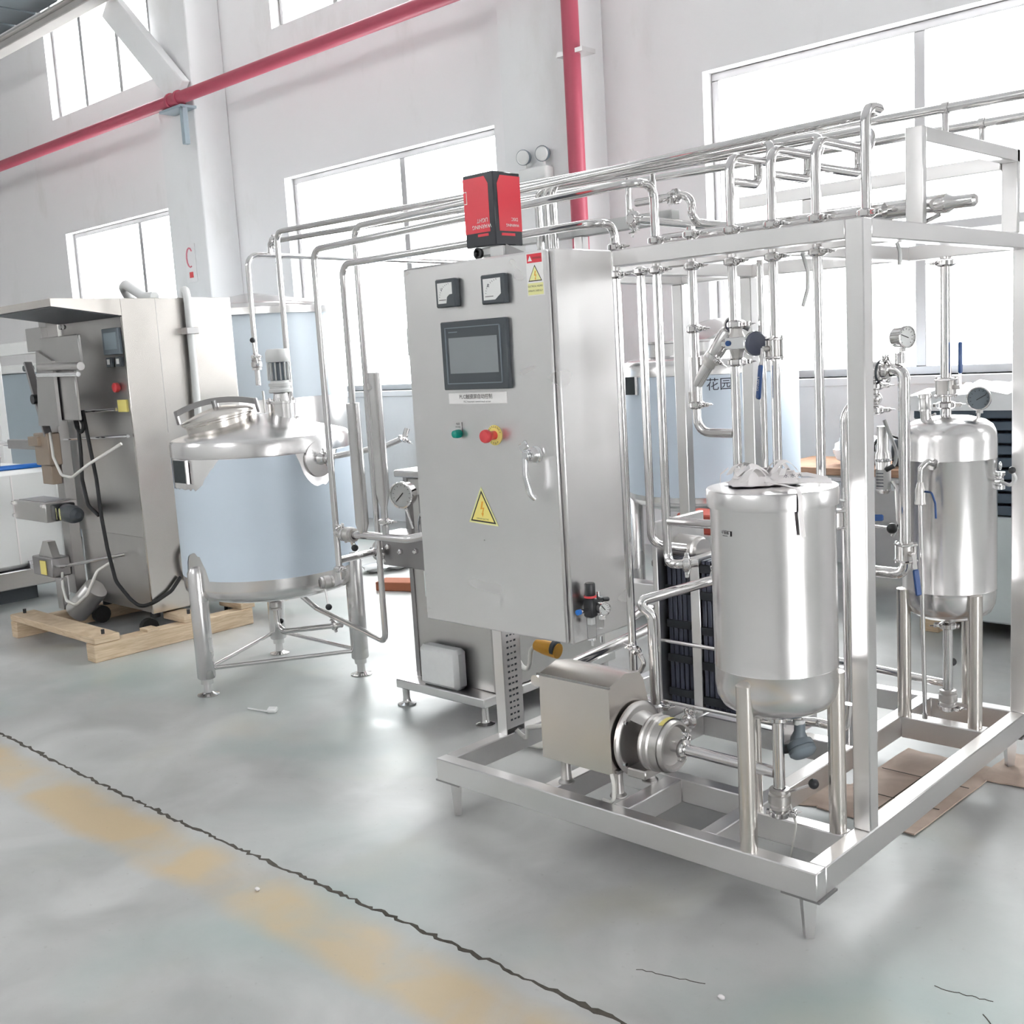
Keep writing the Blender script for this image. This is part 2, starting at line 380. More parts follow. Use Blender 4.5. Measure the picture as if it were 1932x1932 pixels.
def butterfly(label, pos, axis, r, hdir, hlen=0.1, knob='black_plastic', cat='valve', name='butterfly_valve'):
    # squeeze-trigger valve: round body between two clamp flanges, rod handle with ball knob
    t = thing(name, label, cat, pos); z = Vector(axis).normalized(); p = Vector(pos); h = Vector(hdir).normalized()
    b = MB(); b.lathe([(r * 1.1, -0.03), (r * 1.7, -0.028), (r * 1.7, -0.02), (r * 1.5, -0.016), (r * 1.9, -0.012), (r * 1.9, 0.012), (r * 1.5, 0.016), (r * 1.7, 0.02), (r * 1.7, 0.028), (r * 1.1, 0.03)], p, z, 20, caps=False)
    b.build('body', 'cast_steel', t)
    side = z.cross(h).normalized(); s0 = p + side * (r * 2.1)
    MB().cyl(p + side * r, s0 + side * 0.012, 0.009, 12).build('stem', 'pipe_steel', t)
    hd = MB(); hd.cyl(s0 + side * 0.004, s0 + side * 0.004 + h * hlen, 0.0045, 10); ho = hd.build('handle', 'pipe_steel', t)
    MB().sphere(s0 + side * 0.004 + h * (hlen + 0.008), 0.0145, 14, 10).build('knob', knob, ho)
    return t
def ball_valve(label, pos, axis, r, hdir, face, hlen=0.13, textstr=None, group=None):
    # three-piece ball valve: two square flanges tied by four bolts, blue lever
    t = thing('ball_valve', label, 'valve', pos, group); z = Vector(axis).normalized(); p = Vector(pos); f = Vector(face).normalized(); sd = z.cross(f).normalized()
    w = r * 3.0
    MB().lathe([(r * 1.2, -0.032), (r * 1.45, -0.028), (r * 1.45, 0.028), (r * 1.2, 0.032)], p, z, 20).build('body', 'cast_steel', t)
    for sg in (-1, 1):
        MB().obox(p + z * (sg * 0.026), f, sd, (w, w, 0.008), 0.002).build('flange', 'pipe_steel', t)
    for a in (-1, 1):
        for b in (-1, 1):
            c = p + f * (a * w * 0.4) + sd * (b * w * 0.4); MB().cyl(c - z * 0.036, c + z * 0.036, 0.0035, 8).build('bolt', 'pipe_steel', t)
    MB().cyl(p + f * r, p + f * (r * 2.4 + 0.004), 0.008, 12).build('stem', 'cast_steel', t)
    h = Vector(hdir).normalized(); q = p + f * (r * 2.4 + 0.006)
    sh = MB().obox(q + h * 0.022, h, h.cross(f), (0.05, 0.014, 0.004), 0.001).build('lever', 'pipe_steel', t)
    g = MB().obox(q + h * (0.045 + hlen / 2) + f * 0.001, h, h.cross(f), (hlen, 0.021, 0.009), 0.004).build('grip', 'blue_plastic', sh)
    if textstr: text('lettering', textstr, 0.013, q + h * (0.05 + hlen / 2) + f * 0.006, h, f.cross(h), 'white_print', sh)
    return t
def gauge(label, pos, face, r, stem_to, depth=0.045, dialmat='dial', name='pressure_gauge', group=None, ang=135):
    t = thing(name, label, 'gauge', pos, group); f = Vector(face).normalized(); p = Vector(pos); x, y, z = frame_of(f, (0, 0, 1))   # x = up
    MB().lathe([(r * 0.55, -depth), (r * 0.96, -depth * 0.96), (r * 0.98, -0.004), (r * 1.1, -0.003), (r * 1.1, 0.004), (r * 0.98, 0.006), (r * 0.95, 0.0), (r * 0.95, -0.006)], p, f, 28).build('case', 'pipe_steel', t)
    d = MB().cyl(p - f * 0.006, p - f * 0.002, r * 0.95, 28).build('dial', dialmat, t)
    a = math.radians(ang); nd = x * math.cos(a) + y * math.sin(a)
    MB().bar(p - nd * r * 0.25, p + nd * r * 0.72, 0.0022 if r < .04 else 0.0034, 0.0012, f).build('needle', 'black_print', d)
    tk = MB()
    for k in range(11):
        aa = math.radians(-135 + 27 * k); v = x * math.cos(aa) + y * math.sin(aa); tk.bar(p - f * 0.0016 + v * r * 0.7, p - f * 0.0016 + v * r * 0.84, 0.0015, 0.0006, f)
    o = tk.build('scale_marks', 'black_print', d); o['kind'] = 'stuff'
    MB().cyl(p + f * 0.0025, p + f * 0.0035, r * 0.95, 28).build('lens', 'gauge_glass', t)
    s0 = p - f * depth * 0.45 - x * r * 0.9
    b = MB(); b.cyl(s0, stem_to, 0.0065, 10); b.lathe([(0.012, 0), (0.012, 0.012)], s0 - x * 0.016, x, 6); b.build('stem', 'pipe_steel', t)
    return t

# ================================================================== THE HALL
WY = 4.5
fl = MB().box((-16, -9, -0.12), (9, WY + 0.3, 0)).build('floor', 'floor'); structure(fl)
# expansion joint: a ragged open joint filled with dirt, raised lips left out
jb = MB(); x = -3.6; pts = []
while x < 2.2:
    pts.append((x, -0.563 + random.uniform(-0.007, 0.007) + 0.012 * math.sin(x * 1.7), random.uniform(0.003, 0.008) * (1.5 if random.random() < 0.12 else 1))); x += random.uniform(0.012, 0.03)
vs, fs = [], []
for i, (a, b, w) in enumerate(pts): vs += [(a, b - w, 0.0008), (a + random.uniform(-.004, .004), b + w, 0.0008), (a, b - w, -0.01), (a, b + w, -0.01)]
for i in range(len(pts) - 1):
    o = 4 * i; fs += [(o, o + 4, o + 5, o + 1), (o + 2, o + 3, o + 7, o + 6), (o, o + 2, o + 6, o + 4), (o + 1, o + 5, o + 7, o + 3)]
jb.add(vs, fs).build('joint_crack', 'joint_dirt', fl)
# short scuff lines on the slab
sc_b = [((1.10, -0.35), (1.27, -0.30)), ((1.83, -0.02), (1.99, -0.18)), ((1.70, 0.02), (1.83, 0.04))]
for k, (a, b) in enumerate(sc_b):
    m = MB(); n = 14; q = []
    for i in range(n + 1):
        t = i / n; q.append((a[0] + (b[0] - a[0]) * t, a[1] + (b[1] - a[1]) * t + random.uniform(-.004, .004), 0.0006))
    m.strip(q, 0.0025, 0.0006, (-(b[1] - a[1]), b[0] - a[0], 0)).build('scratch', 'joint_dirt', fl)

# back wall built around its window openings (two rows of three bays, plus an added unseen bay)
BAYS = [(-11.65, -8.72), (-6.78, -3.83), (-1.80, 1.20), (6.2, 7.9)]  # last bay is out of view, put in to brighten right-facing steel
ROWS = [(1.25, 3.40), (4.83, 6.5)]
def wall_y(name, y0, y1, x0, x1, z1, bays, rows, mat):
    b = MB(); xs = [x0] + [v for bb in bays for v in bb] + [x1]
    for i in range(0, len(xs), 2): b.box((xs[i], y0, 0), (xs[i + 1], y1, z1))
    for (a, c) in bays:
        zs = [0] + [v for r in rows for v in r] + [z1]
        for i in range(0, len(zs), 2): b.box((a, y0, zs[i]), (c, y1, zs[i + 1]))
    return structure(b.build(name, mat))
wall_y('wall_back', WY, WY + 0.3, -16, 9, 7.6, BAYS, ROWS, 'wall_paint')
wall_y('wall_front', -9.3, -9.0, -16, 9, 7.6, [(-11.6, -8.7), (-1.8, 1.2)], [(4.9, 6.2)], 'hall_paint')
def wall_x(name, x0, x1, mat, op):
    b = MB(); (a, c), (z0, z1) = op
    b.box((x0, -9, 0), (x1, a, 7.6)); b.box((x0, c, 0), (x1, WY, 7.6)); b.box((x0, a, z1), (x1, c, 7.6))
    if z0 > 0: b.box((x0, a, 0), (x1, c, z0))
    return structure(b.build(name, mat))
structure(MB().box((-16.3, -9, 0), (-16, WY, 7.6)).build('wall_left', 'hall_paint'))
wall_x('wall_right', 9.0, 9.3, 'hall_paint', ((-4.0, -1.5), (0.0, 3.0)))
cb = MB(); cb.box((-16.3, -9.3, 7.6), (9.3, 4.8, 7.75))
structure(cb.build('ceiling', 'ceiling_paint'))
for i, (a, c) in enumerate([(-8.375, -7.67), (-3.363, -2.66), (2.05, 2.75)]):
    structure(MB().box((a, 4.1, 0), (c, WY, 7.6), 0.01).build('pillar_%d' % (i + 1), 'pillar_paint'))

def window(n, a, c, z0, z1, mull, transom=None):
    y = WY + 0.14
    t = bpy.data.objects.new('window_%d' % n, None); COL.objects.link(t); t.location = (a, y, z0); t['_w'] = (a, y, z0); structure(t)
    w = 0.055
    f = MB(); f.box((a, y - .03, z0), (c, y + .03, z0 + w), .004); f.box((a, y - .03, z1 - w), (c, y + .03, z1), .004); f.box((a, y - .03, z0 + w), (a + w, y + .03, z1 - w), .004); f.box((c - w, y - .03, z0 + w), (c, y + .03, z1 - w), .004)
    f.build('frame', 'aluminium', t)
    xs = [a + w] + mull + [c - w]
    for m in mull:
        MB().box((m - .035, y - .028, z0 + w), (m + .035, y + .028, z1 - w), .004).build('mullion', 'aluminium', t)
    if transom: MB().box((a + w, y - .026, transom - .03), (c - w, y + .026, transom + .03), .004).build('transom', 'aluminium', t)
    for i in range(len(xs) - 1): MB().box((xs[i], y - .004, z0 + w), (xs[i + 1], y + .002, z1 - w)).build('pane', 'window_glass', t)
    return t
window(1, *BAYS[0], *ROWS[0], [-9.93]); window(2, *BAYS[1], *ROWS[0], [-5.12]); window(3, *BAYS[2], *ROWS[0], [-0.30], 2.16)
window(4, *BAYS[0], *ROWS[1], [-10.9, -10.02, -9.25]); window(5, *BAYS[1], *ROWS[1], [-5.9, -4.8]); window(6, *BAYS[2], *ROWS[1], [-0.3]); window(7, *BAYS[3], *ROWS[0], [7.0]); window(8, *BAYS[3], *ROWS[1], [7.0])  # last two windows unseen, added for side light
for i, (a, c) in enumerate(BAYS[:3]):
    structure(MB().box((a - .02, WY - .03, 1.195), (c + .02, WY + .14, 1.25), .006).build('trim_%d' % (i + 1), 'wall_paint'))

# red fire main: long horizontal run and the drop beside the second pillar
t = thing('fire_main_pipe', 'long red painted fire main running high along the wall across the first pillar', 'pipe', (-13, 3.96, 4.29))
MB().tube([(-15.5, 3.96, 4.29), (-2.61, 3.96, 4.29)], 0.062, seg=18).build('tube', 'red_paint', t)
for xx in (-7.86, -7.70): MB().lathe([(.072, -.02), (.078, -.012), (.078, .012), (.072, .02)], (xx, 3.96, 4.29), (1, 0, 0), 18).build('coupling', 'red_paint', t)
br = MB(); br.box((-8.05, 3.92, 4.19), (-7.62, 4.1, 4.215)); br.build('bracket', 'slate_film', t)
MB().box((-7.69, 3.94, 3.83), (-7.63, 4.0, 4.19), .004).build('bracket_arm', 'slate_film', t)
t = thing('fire_riser_pipe', 'vertical red painted fire riser beside the second pillar', 'pipe', (-2.4987, 3.9800, 2.3053))
MB().tube([(-2.54, 3.98, 0.0), (-2.54, 3.98, 7.4)], 0.062, seg=18).build('tube', 'red_paint', t)
MB().box((-2.66, 3.95, 3.6), (-2.42, 4.1, 3.63)).build('bracket', 'frame_steel', t)

t = thing('emergency_light', 'twin head emergency light fixed to the second pillar beside the red riser', 'light', (-3.02, 4.05, 2.9))
MB().box((-3.14, 4.0, 2.80), (-2.86, 4.1, 2.90), .012).build('housing', 'white_plastic', t)
for xx in (-3.09, -2.90):
    MB().cyl((xx, 4.04, 2.90), (xx, 4.03, 2.95), 0.012, 10).build('bracket', 'white_plastic', t)
    h = MB().lathe([(.025, -.045), (.05, -.035), (.058, 0), (.058, .008)], (xx, 4.02, 2.985), (0.25, -1, -0.1), 22).build('lamp_head', 'grey_plastic', t)
    MB().lathe([(.054, .0), (.045, .012), (.02, .018), (.002, .019)], (xx, 4.013, 2.984), (0.25, -1, -0.1), 22).build('lens', 'dial', h)

# crane girder with diagonal brace, dark roof sheet above it
GX = -7.85
t = thing('crane_girder', 'pale grey crane girder on a white diagonal brace below dark roof sheets', 'girder', (-9, 3.7, 5.4))
MB().box((-15.9, 3.62, 5.42), (-6.5, 3.80, 5.50), .01).build('beam', 'girder_paint', t)
MB().box((-15.9, 3.56, 5.50), (-6.5, 3.86, 5.525), .004).build('flange', 'girder_paint', t)
MB().bar((-8.80, 3.90, 5.45), (-7.78, 4.04, 4.36), 0.30, 0.10, (0, -1, 0), .01).build('brace', 'pillar_paint', t)
for k in range(9):
    MB().box((-13.6 + k * 0.55, 1.0, 5.53), (-13.6 + k * 0.55 + 0.5, 3.56, 5.59), .01).build('roof_sheet', 'roof_sheet', t)

t = thing('hose_sign', 'faint pink and red fire hose notice on the first pillar', 'sign', (-8.0013, 4.0900, 2.6732))
o = Vector((-8.0013, 4.0900, 2.6732))
MB().box((o.x - .1, 4.088, o.z - .2), (o.x + .1, 4.1, o.z + .2), .002).build('board', 'pillar_paint', t)
MB().tube([(o.x + .06 * math.cos(a), 4.083, o.z + .06 + .1 * math.sin(a)) for a in [math.radians(40 + 28 * k) for k in range(10)]], .008, seg=6).build('hose_mark', 'stripe_pink', t)
MB().box((o.x - .035, 4.084, o.z - .15), (o.x + .035, 4.09, o.z - .09)).build('red_mark', 'red_plastic', t)

# ================================================================== BACKGROUND: tanks, bench, wrapped pallet
def rounded_tank(t, c, R, z0, z1, zf0, zf1, body='tank_steel', filmmat='blue_film', cone=0.12, dish=0.1, seg=48):
    c = Vector(c)
    prof = [(0.01, z0 - dish)] + [(R * math.sin(a), z0 - dish * math.cos(a)) for a in [math.radians(20 + 14 * k) for k in range(6)]] + [(R, z0), (R, z1)]
    prof += [(R - 0.012, z1 + 0.02), (R * 0.93, z1 + 0.035), (0.02, z1 + cone)]
    MB().lathe(prof, (c.x, c.y, 0), seg=seg).build('shell', body, t)
    if zf1: MB().lathe([(R + .0015, zf0), (R + .0025, zf0 + .001), (R + .0025, zf1 - .001), (R + .0015, zf1)], (c.x, c.y, 0), seg=seg, caps=False).build('film', filmmat, t)
def round_leg(t, x, y, z0, z1, r, mat='satin_steel', foot=True):
    l = MB().lathe([(r, z0 + (.12 if foot else 0)), (r, z1 - .03), (r * .6, z1)], (x, y, 0), seg=20).build('leg', mat, t)
    if foot: MB().lathe([(r * 1.15, 0), (r * 1.2, .006), (r * .5, .014), (r * .42, .09), (r * .66, .095), (r * .66, .12)], (x, y, z0), seg=18).build('foot', 'pipe_steel', l)
    return l

t = thing('storage_tank', 'tall storage tank in pale blue film behind the packing machine', 'tank', (-4.95, 2.75, 0))
rounded_tank(t, (-4.95, 2.75, 0), 0.70, 0.55, 1.99, 1.30, 1.94, filmmat='pale_film', cone=0.14)
MB().lathe([(.705, 1.93), (.735, 1.935), (.735, 1.985), (.705, 1.99)], (-4.95, 2.75, 0), seg=48, caps=False).build('rim', 'tank_steel', t)
for a in (20, 140, 260): round_leg(t, -4.95 + .6 * math.cos(math.radians(a)), 2.75 + .6 * math.sin(math.radians(a)), 0, 0.6, .045)

# jacketed tank behind the skid
BX, BY, BR = -0.93, 3.15, 0.50
t = thing('mixing_tank', 'open manhole mixing tank in blue film standing by the wall behind the pipe skid', 'tank', (BX, BY, 0))
rounded_tank(t, (BX, BY, 0), BR, 0.66, 1.42, 0.69, 1.362, cone=0.10)
MB().lathe([(BR, 1.362), (BR + .006, 1.364), (BR + .006, 1.42), (BR - .01, 1.445)], (BX, BY, 0), seg=48, caps=False).build('shoulder_band', 'tank_steel', t)
mh = MB().lathe([(.22, 1.44), (.22, 1.54), (.235, 1.545), (.235, 1.555), (.2, 1.555), (.2, 1.50)], (BX - .1, BY - .12, 0), seg=32, caps=False).build('manhole_collar', 'tank_steel', t)
MB().lathe([(.235, 0), (.24, .02), (.12, .06), (.01, .07)], (BX - .06, BY - .02, 1.565), (-0.2, -.38, 1), seg=32).build('manhole_lid', 'tank_steel', mh)
p = Vector((-1.2178, 2.7000, 1.3657)); q = Vector((-1.1061, 2.7000, 1.2671))
MB().box((p.x, 2.665, q.z), (q.x, 2.70, p.z), .003).build('nameplate', 'nameplate', t)
MB().box((q.x - .004, 2.66, q.z - .003), (q.x + .012, 2.70, p.z + .003), .002).build('plate_bracket', 'tank_steel', t)
for a in (215, 335, 90): round_leg(t, BX + .47 * math.cos(math.radians(a)), BY + .47 * math.sin(math.radians(a)), 0, 0.72, .05)
# the two marker characters on the film
org = Vector((-0.5672, 2.7000, 1.3062))
d = (org - Vector((BX, BY, org.z))); d.z = 0; n = d.normalized(); pos = Vector((BX, BY, org.z)) + n * (BR + .004); ux = Vector((0, 0, 1)).cross(n)
text('handwriting', '\u82b1\u56ed', 0.072, pos, ux, (0, 0, 1), 'marker_ink', t)
# low stainless plinth frame in front of it
t = thing('floor_plinth', 'low stainless plinth rail on the floor below the mixing tank', 'rail', (-1.0, 2.6, 0))
MB().box((-1.55, 2.56, 0.06), (-0.55, 2.66, 0.205), .004).build('rail', 'frame_steel', t)
for xx in (-1.45, -0.65): MB().box((xx, 2.585, 0), (xx + .05, 2.635, .06)).build('foot', 'frame_steel', t)

# workbench under the right window
bz = (-0.6076, 3.6000, 0.7600)[2]
t = thing('workbench', 'wooden topped workbench under the wide window', 'bench', (0.1, 3.9, 0))
MB().box((-0.85, 3.62, bz - .045), (0.27, 4.2, bz), .004).build('top', 'bench_wood', t)
for yy in (3.66, 4.14):
    MB().box((-0.8, yy - .02, bz - .125), (0.22, yy + .02, bz - .085), .003).build('rail', 'white_plastic', t)
for xx in (-0.78, 0.20):
    for yy in (3.66, 4.14): MB().box((xx - .025, yy - .025, 0), (xx + .025, yy + .025, bz - .045)).build('leg', 'white_plastic', t)
t = thing('black_blower', 'black electric blower with coiled cable lying on the workbench', 'motor', (0.1, 3.85, bz))
MB().lathe([(.02, -.12), (.075, -.11), (.085, -.05), (.085, .06), (.06, .11), (.02, .12)], (-0.02, 3.85, bz + .09), (1, .3, 0), 20).build('body', 'charcoal_plastic', t)
MB().box((-.12, 3.78, bz), (0.10, 3.93, bz + .03), .006).build('base', 'black_plastic', t)
MB().tube([(-.12 + .1 * math.cos(a), 3.76, bz + .11 + .07 * math.sin(a)) for a in [math.radians(-40 + 30 * k) for k in range(9)]], .008, seg=8).build('handle', 'black_plastic', t)
MB().tube([(0.07 + .16 * math.cos(a), 3.72 + .05 * math.sin(a), bz + .02 + .003 * k) for k, a in enumerate([math.radians(-150 + 40 * k) for k in range(16)])], .009, .02, seg=8).build('cable', 'rubber', t)
t = thing('plastic_bag', 'crumpled white plastic bag on the end of the workbench', 'bag', (-0.33, 3.85, bz))
random.seed(3); b = MB().sphere((-0.30, 3.82, bz + .085), .16, 18, 12, (1.0, .7, .62)); b.v = [Vector((v.x - .03 + random.uniform(-.016, .016), v.y + random.uniform(-.016, .016), max(bz + .001, v.z + random.uniform(-.016, .016)))) for v in b.v]; b.build('plastic_sheet', 'clear_sheet', t)

# stack wrapped in film beside the right tank
PX0, PX1, PY0 = 0.30, 1.45, 3.05
zt_ = (0.6646, 3.0500, 1.2374)[2]
t = thing('wrapped_stack', 'tall stack of dark slatted panels wrapped in clear film on a pallet', 'pallet', (0.9, 3.4, 0))
MB().box((PX0, PY0, 0.09), (PX1, PY0 + .95, .62), .01).build('lower_goods', 'wrap_film', t)
nsl = 9; hz = (zt_ - .09 - .62) / nsl
for k in range(nsl): MB().box((PX0 + .02, PY0 + .02 + .004 * (k % 3), .62 + k * hz + .006), (PX1 - .02, PY0 + .93, .62 + (k + 1) * hz - .006), .006).build('slat_panel', 'slat_navy', t)
random.seed(11); g = 15; vs = []; fs = []
for j in range(g):
    for i in range(g):
        vs.append((PX0 + (PX1 - PX0) * i / (g - 1), PY0 - .01 + .97 * j / (g - 1), zt_ - .06 + random.uniform(0, .07) + .06 * math.exp(-((i - 10) / 4.0) ** 2)))
vs += [(v[0], v[1], zt_ - .1) for v in vs]
for j in range(g - 1):
    for i in range(g - 1): a = j * g + i; fs.append((a, a + 1, a + g + 1, a + g)); a += g * g; fs.append((a + g, a + g + 1, a + 1, a))
for i in range(g - 1):
    for (a, b2) in ((i, i + 1), (g * (g - 1) + i + 1, g * (g - 1) + i), (i * g + g, i * g), (i * g + g - 1, i * g + 2 * g - 1)): fs.append((a, b2, b2 + g * g, a + g * g))
MB().add(vs, fs).build('top_film', 'clear_sheet', t)
for k in range(3): MB().box((PX0 + .05 + k * .48, PY0 + .02, 0), (PX0 + .15 + k * .48, PY0 + .93, .09), .004).build('runner', 'pine', t)

# white switch box on the far wall and the tall grey locker behind the chest
t = thing('wall_socket_strip', 'small white conduit and switch box on the wall below the emergency light', 'switch', (-3.4304, 4.4800, 2.3792))
o = Vector((-3.3571, 4.4800, 2.4342)); MB().box((o.x + .09, 4.44, 1.3), (o.x + .19, 4.5, o.z + .55), .004).build('conduit', 'white_plastic', t); MB().box((o.x - .13, 4.45, o.z - .16), (o.x - .02, 4.5, o.z + .02), .006).build('box', 'pillar_paint', t)
t = thing('tall_locker', 'tall slate blue panelled locker far behind the white chest', 'locker', (-7.6, 2.6, 0))
MB().box((-8.9, 2.3, 0.05), (-6.1, 3.0, 1.62), .01).build('body', 'slate_film', t)
MB().box((-8.95, 2.24, 1.62), (-6.05, 3.05, 1.70), .008).build('top', 'white_plastic', t)
for xx in (-8.0, -7.05): MB().box((xx - .006, 2.296, .1), (xx + .006, 2.302, 1.6)).build('door_seam', 'charcoal_plastic', t)

# ================================================================== PIPE SKID FRAME
L_, W_, ZB, HB, TW = 1.41, 1.53, 0.204, 0.076, 0.05
ZT, HT = 1.832, 0.049
skid = thing('skid_frame', 'square tube stainless skid frame carrying the tanks, pump and pipework', 'frame', (0.7, 0.75, 0))
def rail(a, b, mat='frame_steel', nm='rail'): return MB().box(a, b, .003).build(nm, mat, skid)
z0 = ZB - HB
rail((0, 0, z0), (L_, TW, ZB)); rail((0, W_ - TW, z0), (L_, W_, ZB)); rail((0, TW, z0), (TW, W_ - TW, ZB)); rail((L_ - TW, TW, z0), (L_, W_ - TW, ZB))
for (x0, x1, y0, y1) in [(0.45, 0.50, TW, W_ - TW), (1.03, 1.08, TW, W_ - TW), (0.725, 0.78, TW, 0.32), (0.50, 1.03, 0.32, 0.37), (1.08, 1.36, 0.24, 0.29), (1.08, 1.36, 1.225, 1.285), (0.05, 0.45, 0.85, 0.90), (0.50, 1.03, 0.86, 0.91)]:
    rail((x0, y0, z0 + .001), (x1, y1, ZB - .0005), nm='cross_beam')
for (x, y) in [(0.045, 0.045), (L_ - .05, 0.045), (L_ - .05, W_ - .05), (0.045, W_ - .05)]:
    f = MB(); f.lathe([(.013, 0), (.021, .10), (.021, z0)], (x, y, 0), seg=4); f.v = [Vector((x + (v.x - x) * 1.2, y + (v.y - y) * 1.2, v.z)) for v in f.v]
    f.build('foot', 'frame_steel', skid)
    MB().box((x - .055, y - .042, z0 - .006), (x + .055, y + .055, z0)).build('foot_plate', 'dark_steel', skid)
# posts
def post(x0, y0, w, d, za, zb_): return MB().box((x0, y0, za), (x0 + w, y0 + d, zb_), .003).build('post', 'frame_steel', skid)
post(1.36, .301, .05, .05, ZB, ZT); post(1.36, 1.48, .05, .05, ZB, ZT); post(-0.02, 1.50, .05, .05, ZB, ZT - HT); post(0.32, 1.478, .05, .05, ZB, ZT - HT)
def top(a, b): return MB().box(a, b, .003).build('top_beam', 'frame_steel', skid)
top((.613, .301, ZT - HT), (1.36, .351, ZT)); top((.05, .56, ZT - HT), (1.36, .61, ZT)); top((1.36, .351, ZT - HT), (1.41, 1.48, ZT)); top((-.02, 1.478, ZT - HT), (1.36, 1.528, ZT))
top((0.0, .32, ZT - HT), (.05, 1.478, ZT)); top((.33, .61, ZT - HT), (.38, 1.478, ZT)); top((.96, .61, ZT - HT), (1.01, 1.478, ZT))
# raised hoop on top
for y in (.66, 1.375): MB().box((1.36, y, ZT), (1.41, y + .025, 2.09), .002).build('hoop_post', 'frame_steel', skid)
MB().box((1.36, .685, 2.05), (1.41, 1.40, 2.0895), .002).build('hoop_beam', 'frame_steel', skid)
MB().box((.40, 1.36, 2.03), (1.36, 1.40, 2.075), .002).build('hoop_beam', 'frame_steel', skid)
MB().box((.66, 1.365, ZT), (.70, 1.395, 2.03), .002).build('hoop_post', 'frame_steel', skid)
MB().box((-.3, .85, 1.955), (.45, .897, 2.0), .002).build('hoop_beam', 'white_plastic', skid)
MB().box((.005, .855, ZT), (.045, .892, 1.955), .002).build('hoop_post', 'frame_steel', skid)

# cable tray that carries the cabinet
t = thing('cable_tray_post', 'perforated stainless cable tray post standing below the control cabinet', 'post', (0.03, 0.35, ZB))
b = MB(); xw0, xw1, ya, yb = 0.006, 0.05, .300, .392
b.box((xw0, ya, ZB), (xw1, ya + .002, 1.0)); b.box((xw0, yb - .002, ZB), (xw1, yb, 1.0)); b.box((xw0, ya + .002, ZB), (xw0 + .002, yb - .002, 1.0)); b.build('channel', 'frame_steel', t)
cov = MB(); cov.box((xw1 - .002, ya, ZB + .02), (xw1, yb, 1.0)); cv = cov.build('cover', 'frame_steel', t)
k = 0; z = ZB + .05
while z < .66:
    for (yy, hh) in ((ya + .028, .007), (ya + .046, .005), (ya + .064, .007)):
        MB().box((xw1 - .0005, yy - .005, z - hh / 2), (xw1 + .0008, yy + .005, z + hh / 2)).build('slot', 'charcoal_plastic', t)
    z += .021 + (.002 if k % 2 else 0); k += 1
MB().tube([(.052, .345, ZB + .01), (.075, .36, ZB - .02), (.11, .34, ZB - .005), (.15, .30, ZB + .05), (.30, .26, ZB + .10), (.43, .22, ZB + .10)], .008, .03, seg=10).build('white_cable', 'cream_hose', t)

# ================================================================== CONTROL CABINET
CX0, CX1, CY0, CY1, CZ0, CZ1 = -0.02, 0.613, 0.036, 0.300, 0.677, 1.832
cab = thing('control_cabinet', 'tall brushed steel control cabinet with touch screen above the skid', 'cabinet', (0.3, 0.17, CZ0))
MB().box((CX0, CY0, CZ0), (CX1, CY1, CZ1), .004).build('body', 'cabinet_steel', cab)
door = MB().box((CX0 + .004, .020, CZ0 + .006), (CX1 - .014, CY0 - .002, CZ1 - .004), .004).build('door', 'cabinet_steel', cab)
for z in (.80, 1.60): MB().box((CX0 - .008, .028, z - .045), (CX0 + .002, .044, z + .045), .002).build('hinge', 'chrome', cab)
FY_ = .0195
UX, UZ, NF = (1, 0, 0), (0, 0, 1), (0, -1, 0)
# two panel meters
def meter(tl, br, notch):
    x0, zt, x1, zb = tl[0], tl[2], br[0], br[2]
    m = MB().box((x0, FY_ - .022, zb), (x1, FY_ + .002, zt), .004).build('panel_meter', 'charcoal_plastic', cab)
    w, h = x1 - x0, zt - zb; i = .012
    if notch: poly = [(i, i), (w * .55, i), (w * .60, h * .36), (w * .72, h * .44), (w - i, h * .45), (w - i, h - i), (i, h - i)]
    else: poly = [(i, i), (w * .62, i), (w - i, h * .33), (w - i, h - i), (i, h - i)]
    d = MB().prism(poly, (x0, FY_ - .0222, zb), UX, UZ, .0006).build('dial_face', 'dial', m)
    MB().box((x0 + w * .2, FY_ - .0235, zb + h * .25), (x0 + w * .55, FY_ - .0229, zb + h * .27)).build('print_line', 'black_print', m)
    text('print', 'A' if not notch else 'V', .016, (x0 + w * .35, FY_ - .0232, zb + h * .62), UX, UZ, 'marker_ink', m)
    a = MB(); 
    for k in range(9):
        g = math.radians(100 + 9 * k); a.bar((x0 + w * .8 + w * .55 * math.cos(g), FY_ - .0232, zb + h * .3 + h * .5 * math.sin(g)), (x0 + w * .8 + w * .60 * math.cos(g), FY_ - .0232, zb + h * .3 + h * .55 * math.sin(g)), .001, .0005, (0, 1, 0))
    a.build('scale_marks', 'marker_ink', m)['kind'] = 'stuff'
meter((0.1536, 0.0000, 1.7813), (0.2417, 0.0000, 1.6953), True); meter((0.3517, 0.0000, 1.7776), (0.4470, 0.0000, 1.6917), False)
# touch screen
tl, br = Vector((0.1591, 0.0050, 1.6556)), Vector((0.4392, 0.0050, 1.4419)); tl.z = (0.1562, 0.0050, 1.6509)[2]
scr = MB().box((tl.x, FY_ - .016, br.z), (br.x, FY_ + .002, tl.z), .003).build('touch_panel', 'charcoal_plastic', cab)
w, h = br.x - tl.x, tl.z - br.z
bz_ = MB(); i = .022
bz_.box((tl.x + i, FY_ - .0195, br.z + .018), (br.x - i, FY_ - .0155, br.z + .021)); bz_.box((tl.x + i, FY_ - .0195, tl.z - .021), (br.x - i, FY_ - .0155, tl.z - .018)); bz_.box((tl.x + i, FY_ - .0195, br.z + .018), (tl.x + i + .003, FY_ - .0155, tl.z - .018)); bz_.box((br.x - i - .003, FY_ - .0195, br.z + .018), (br.x - i, FY_ - .0155, tl.z - .018)); bz_.build('bezel', 'grey_plastic', scr)
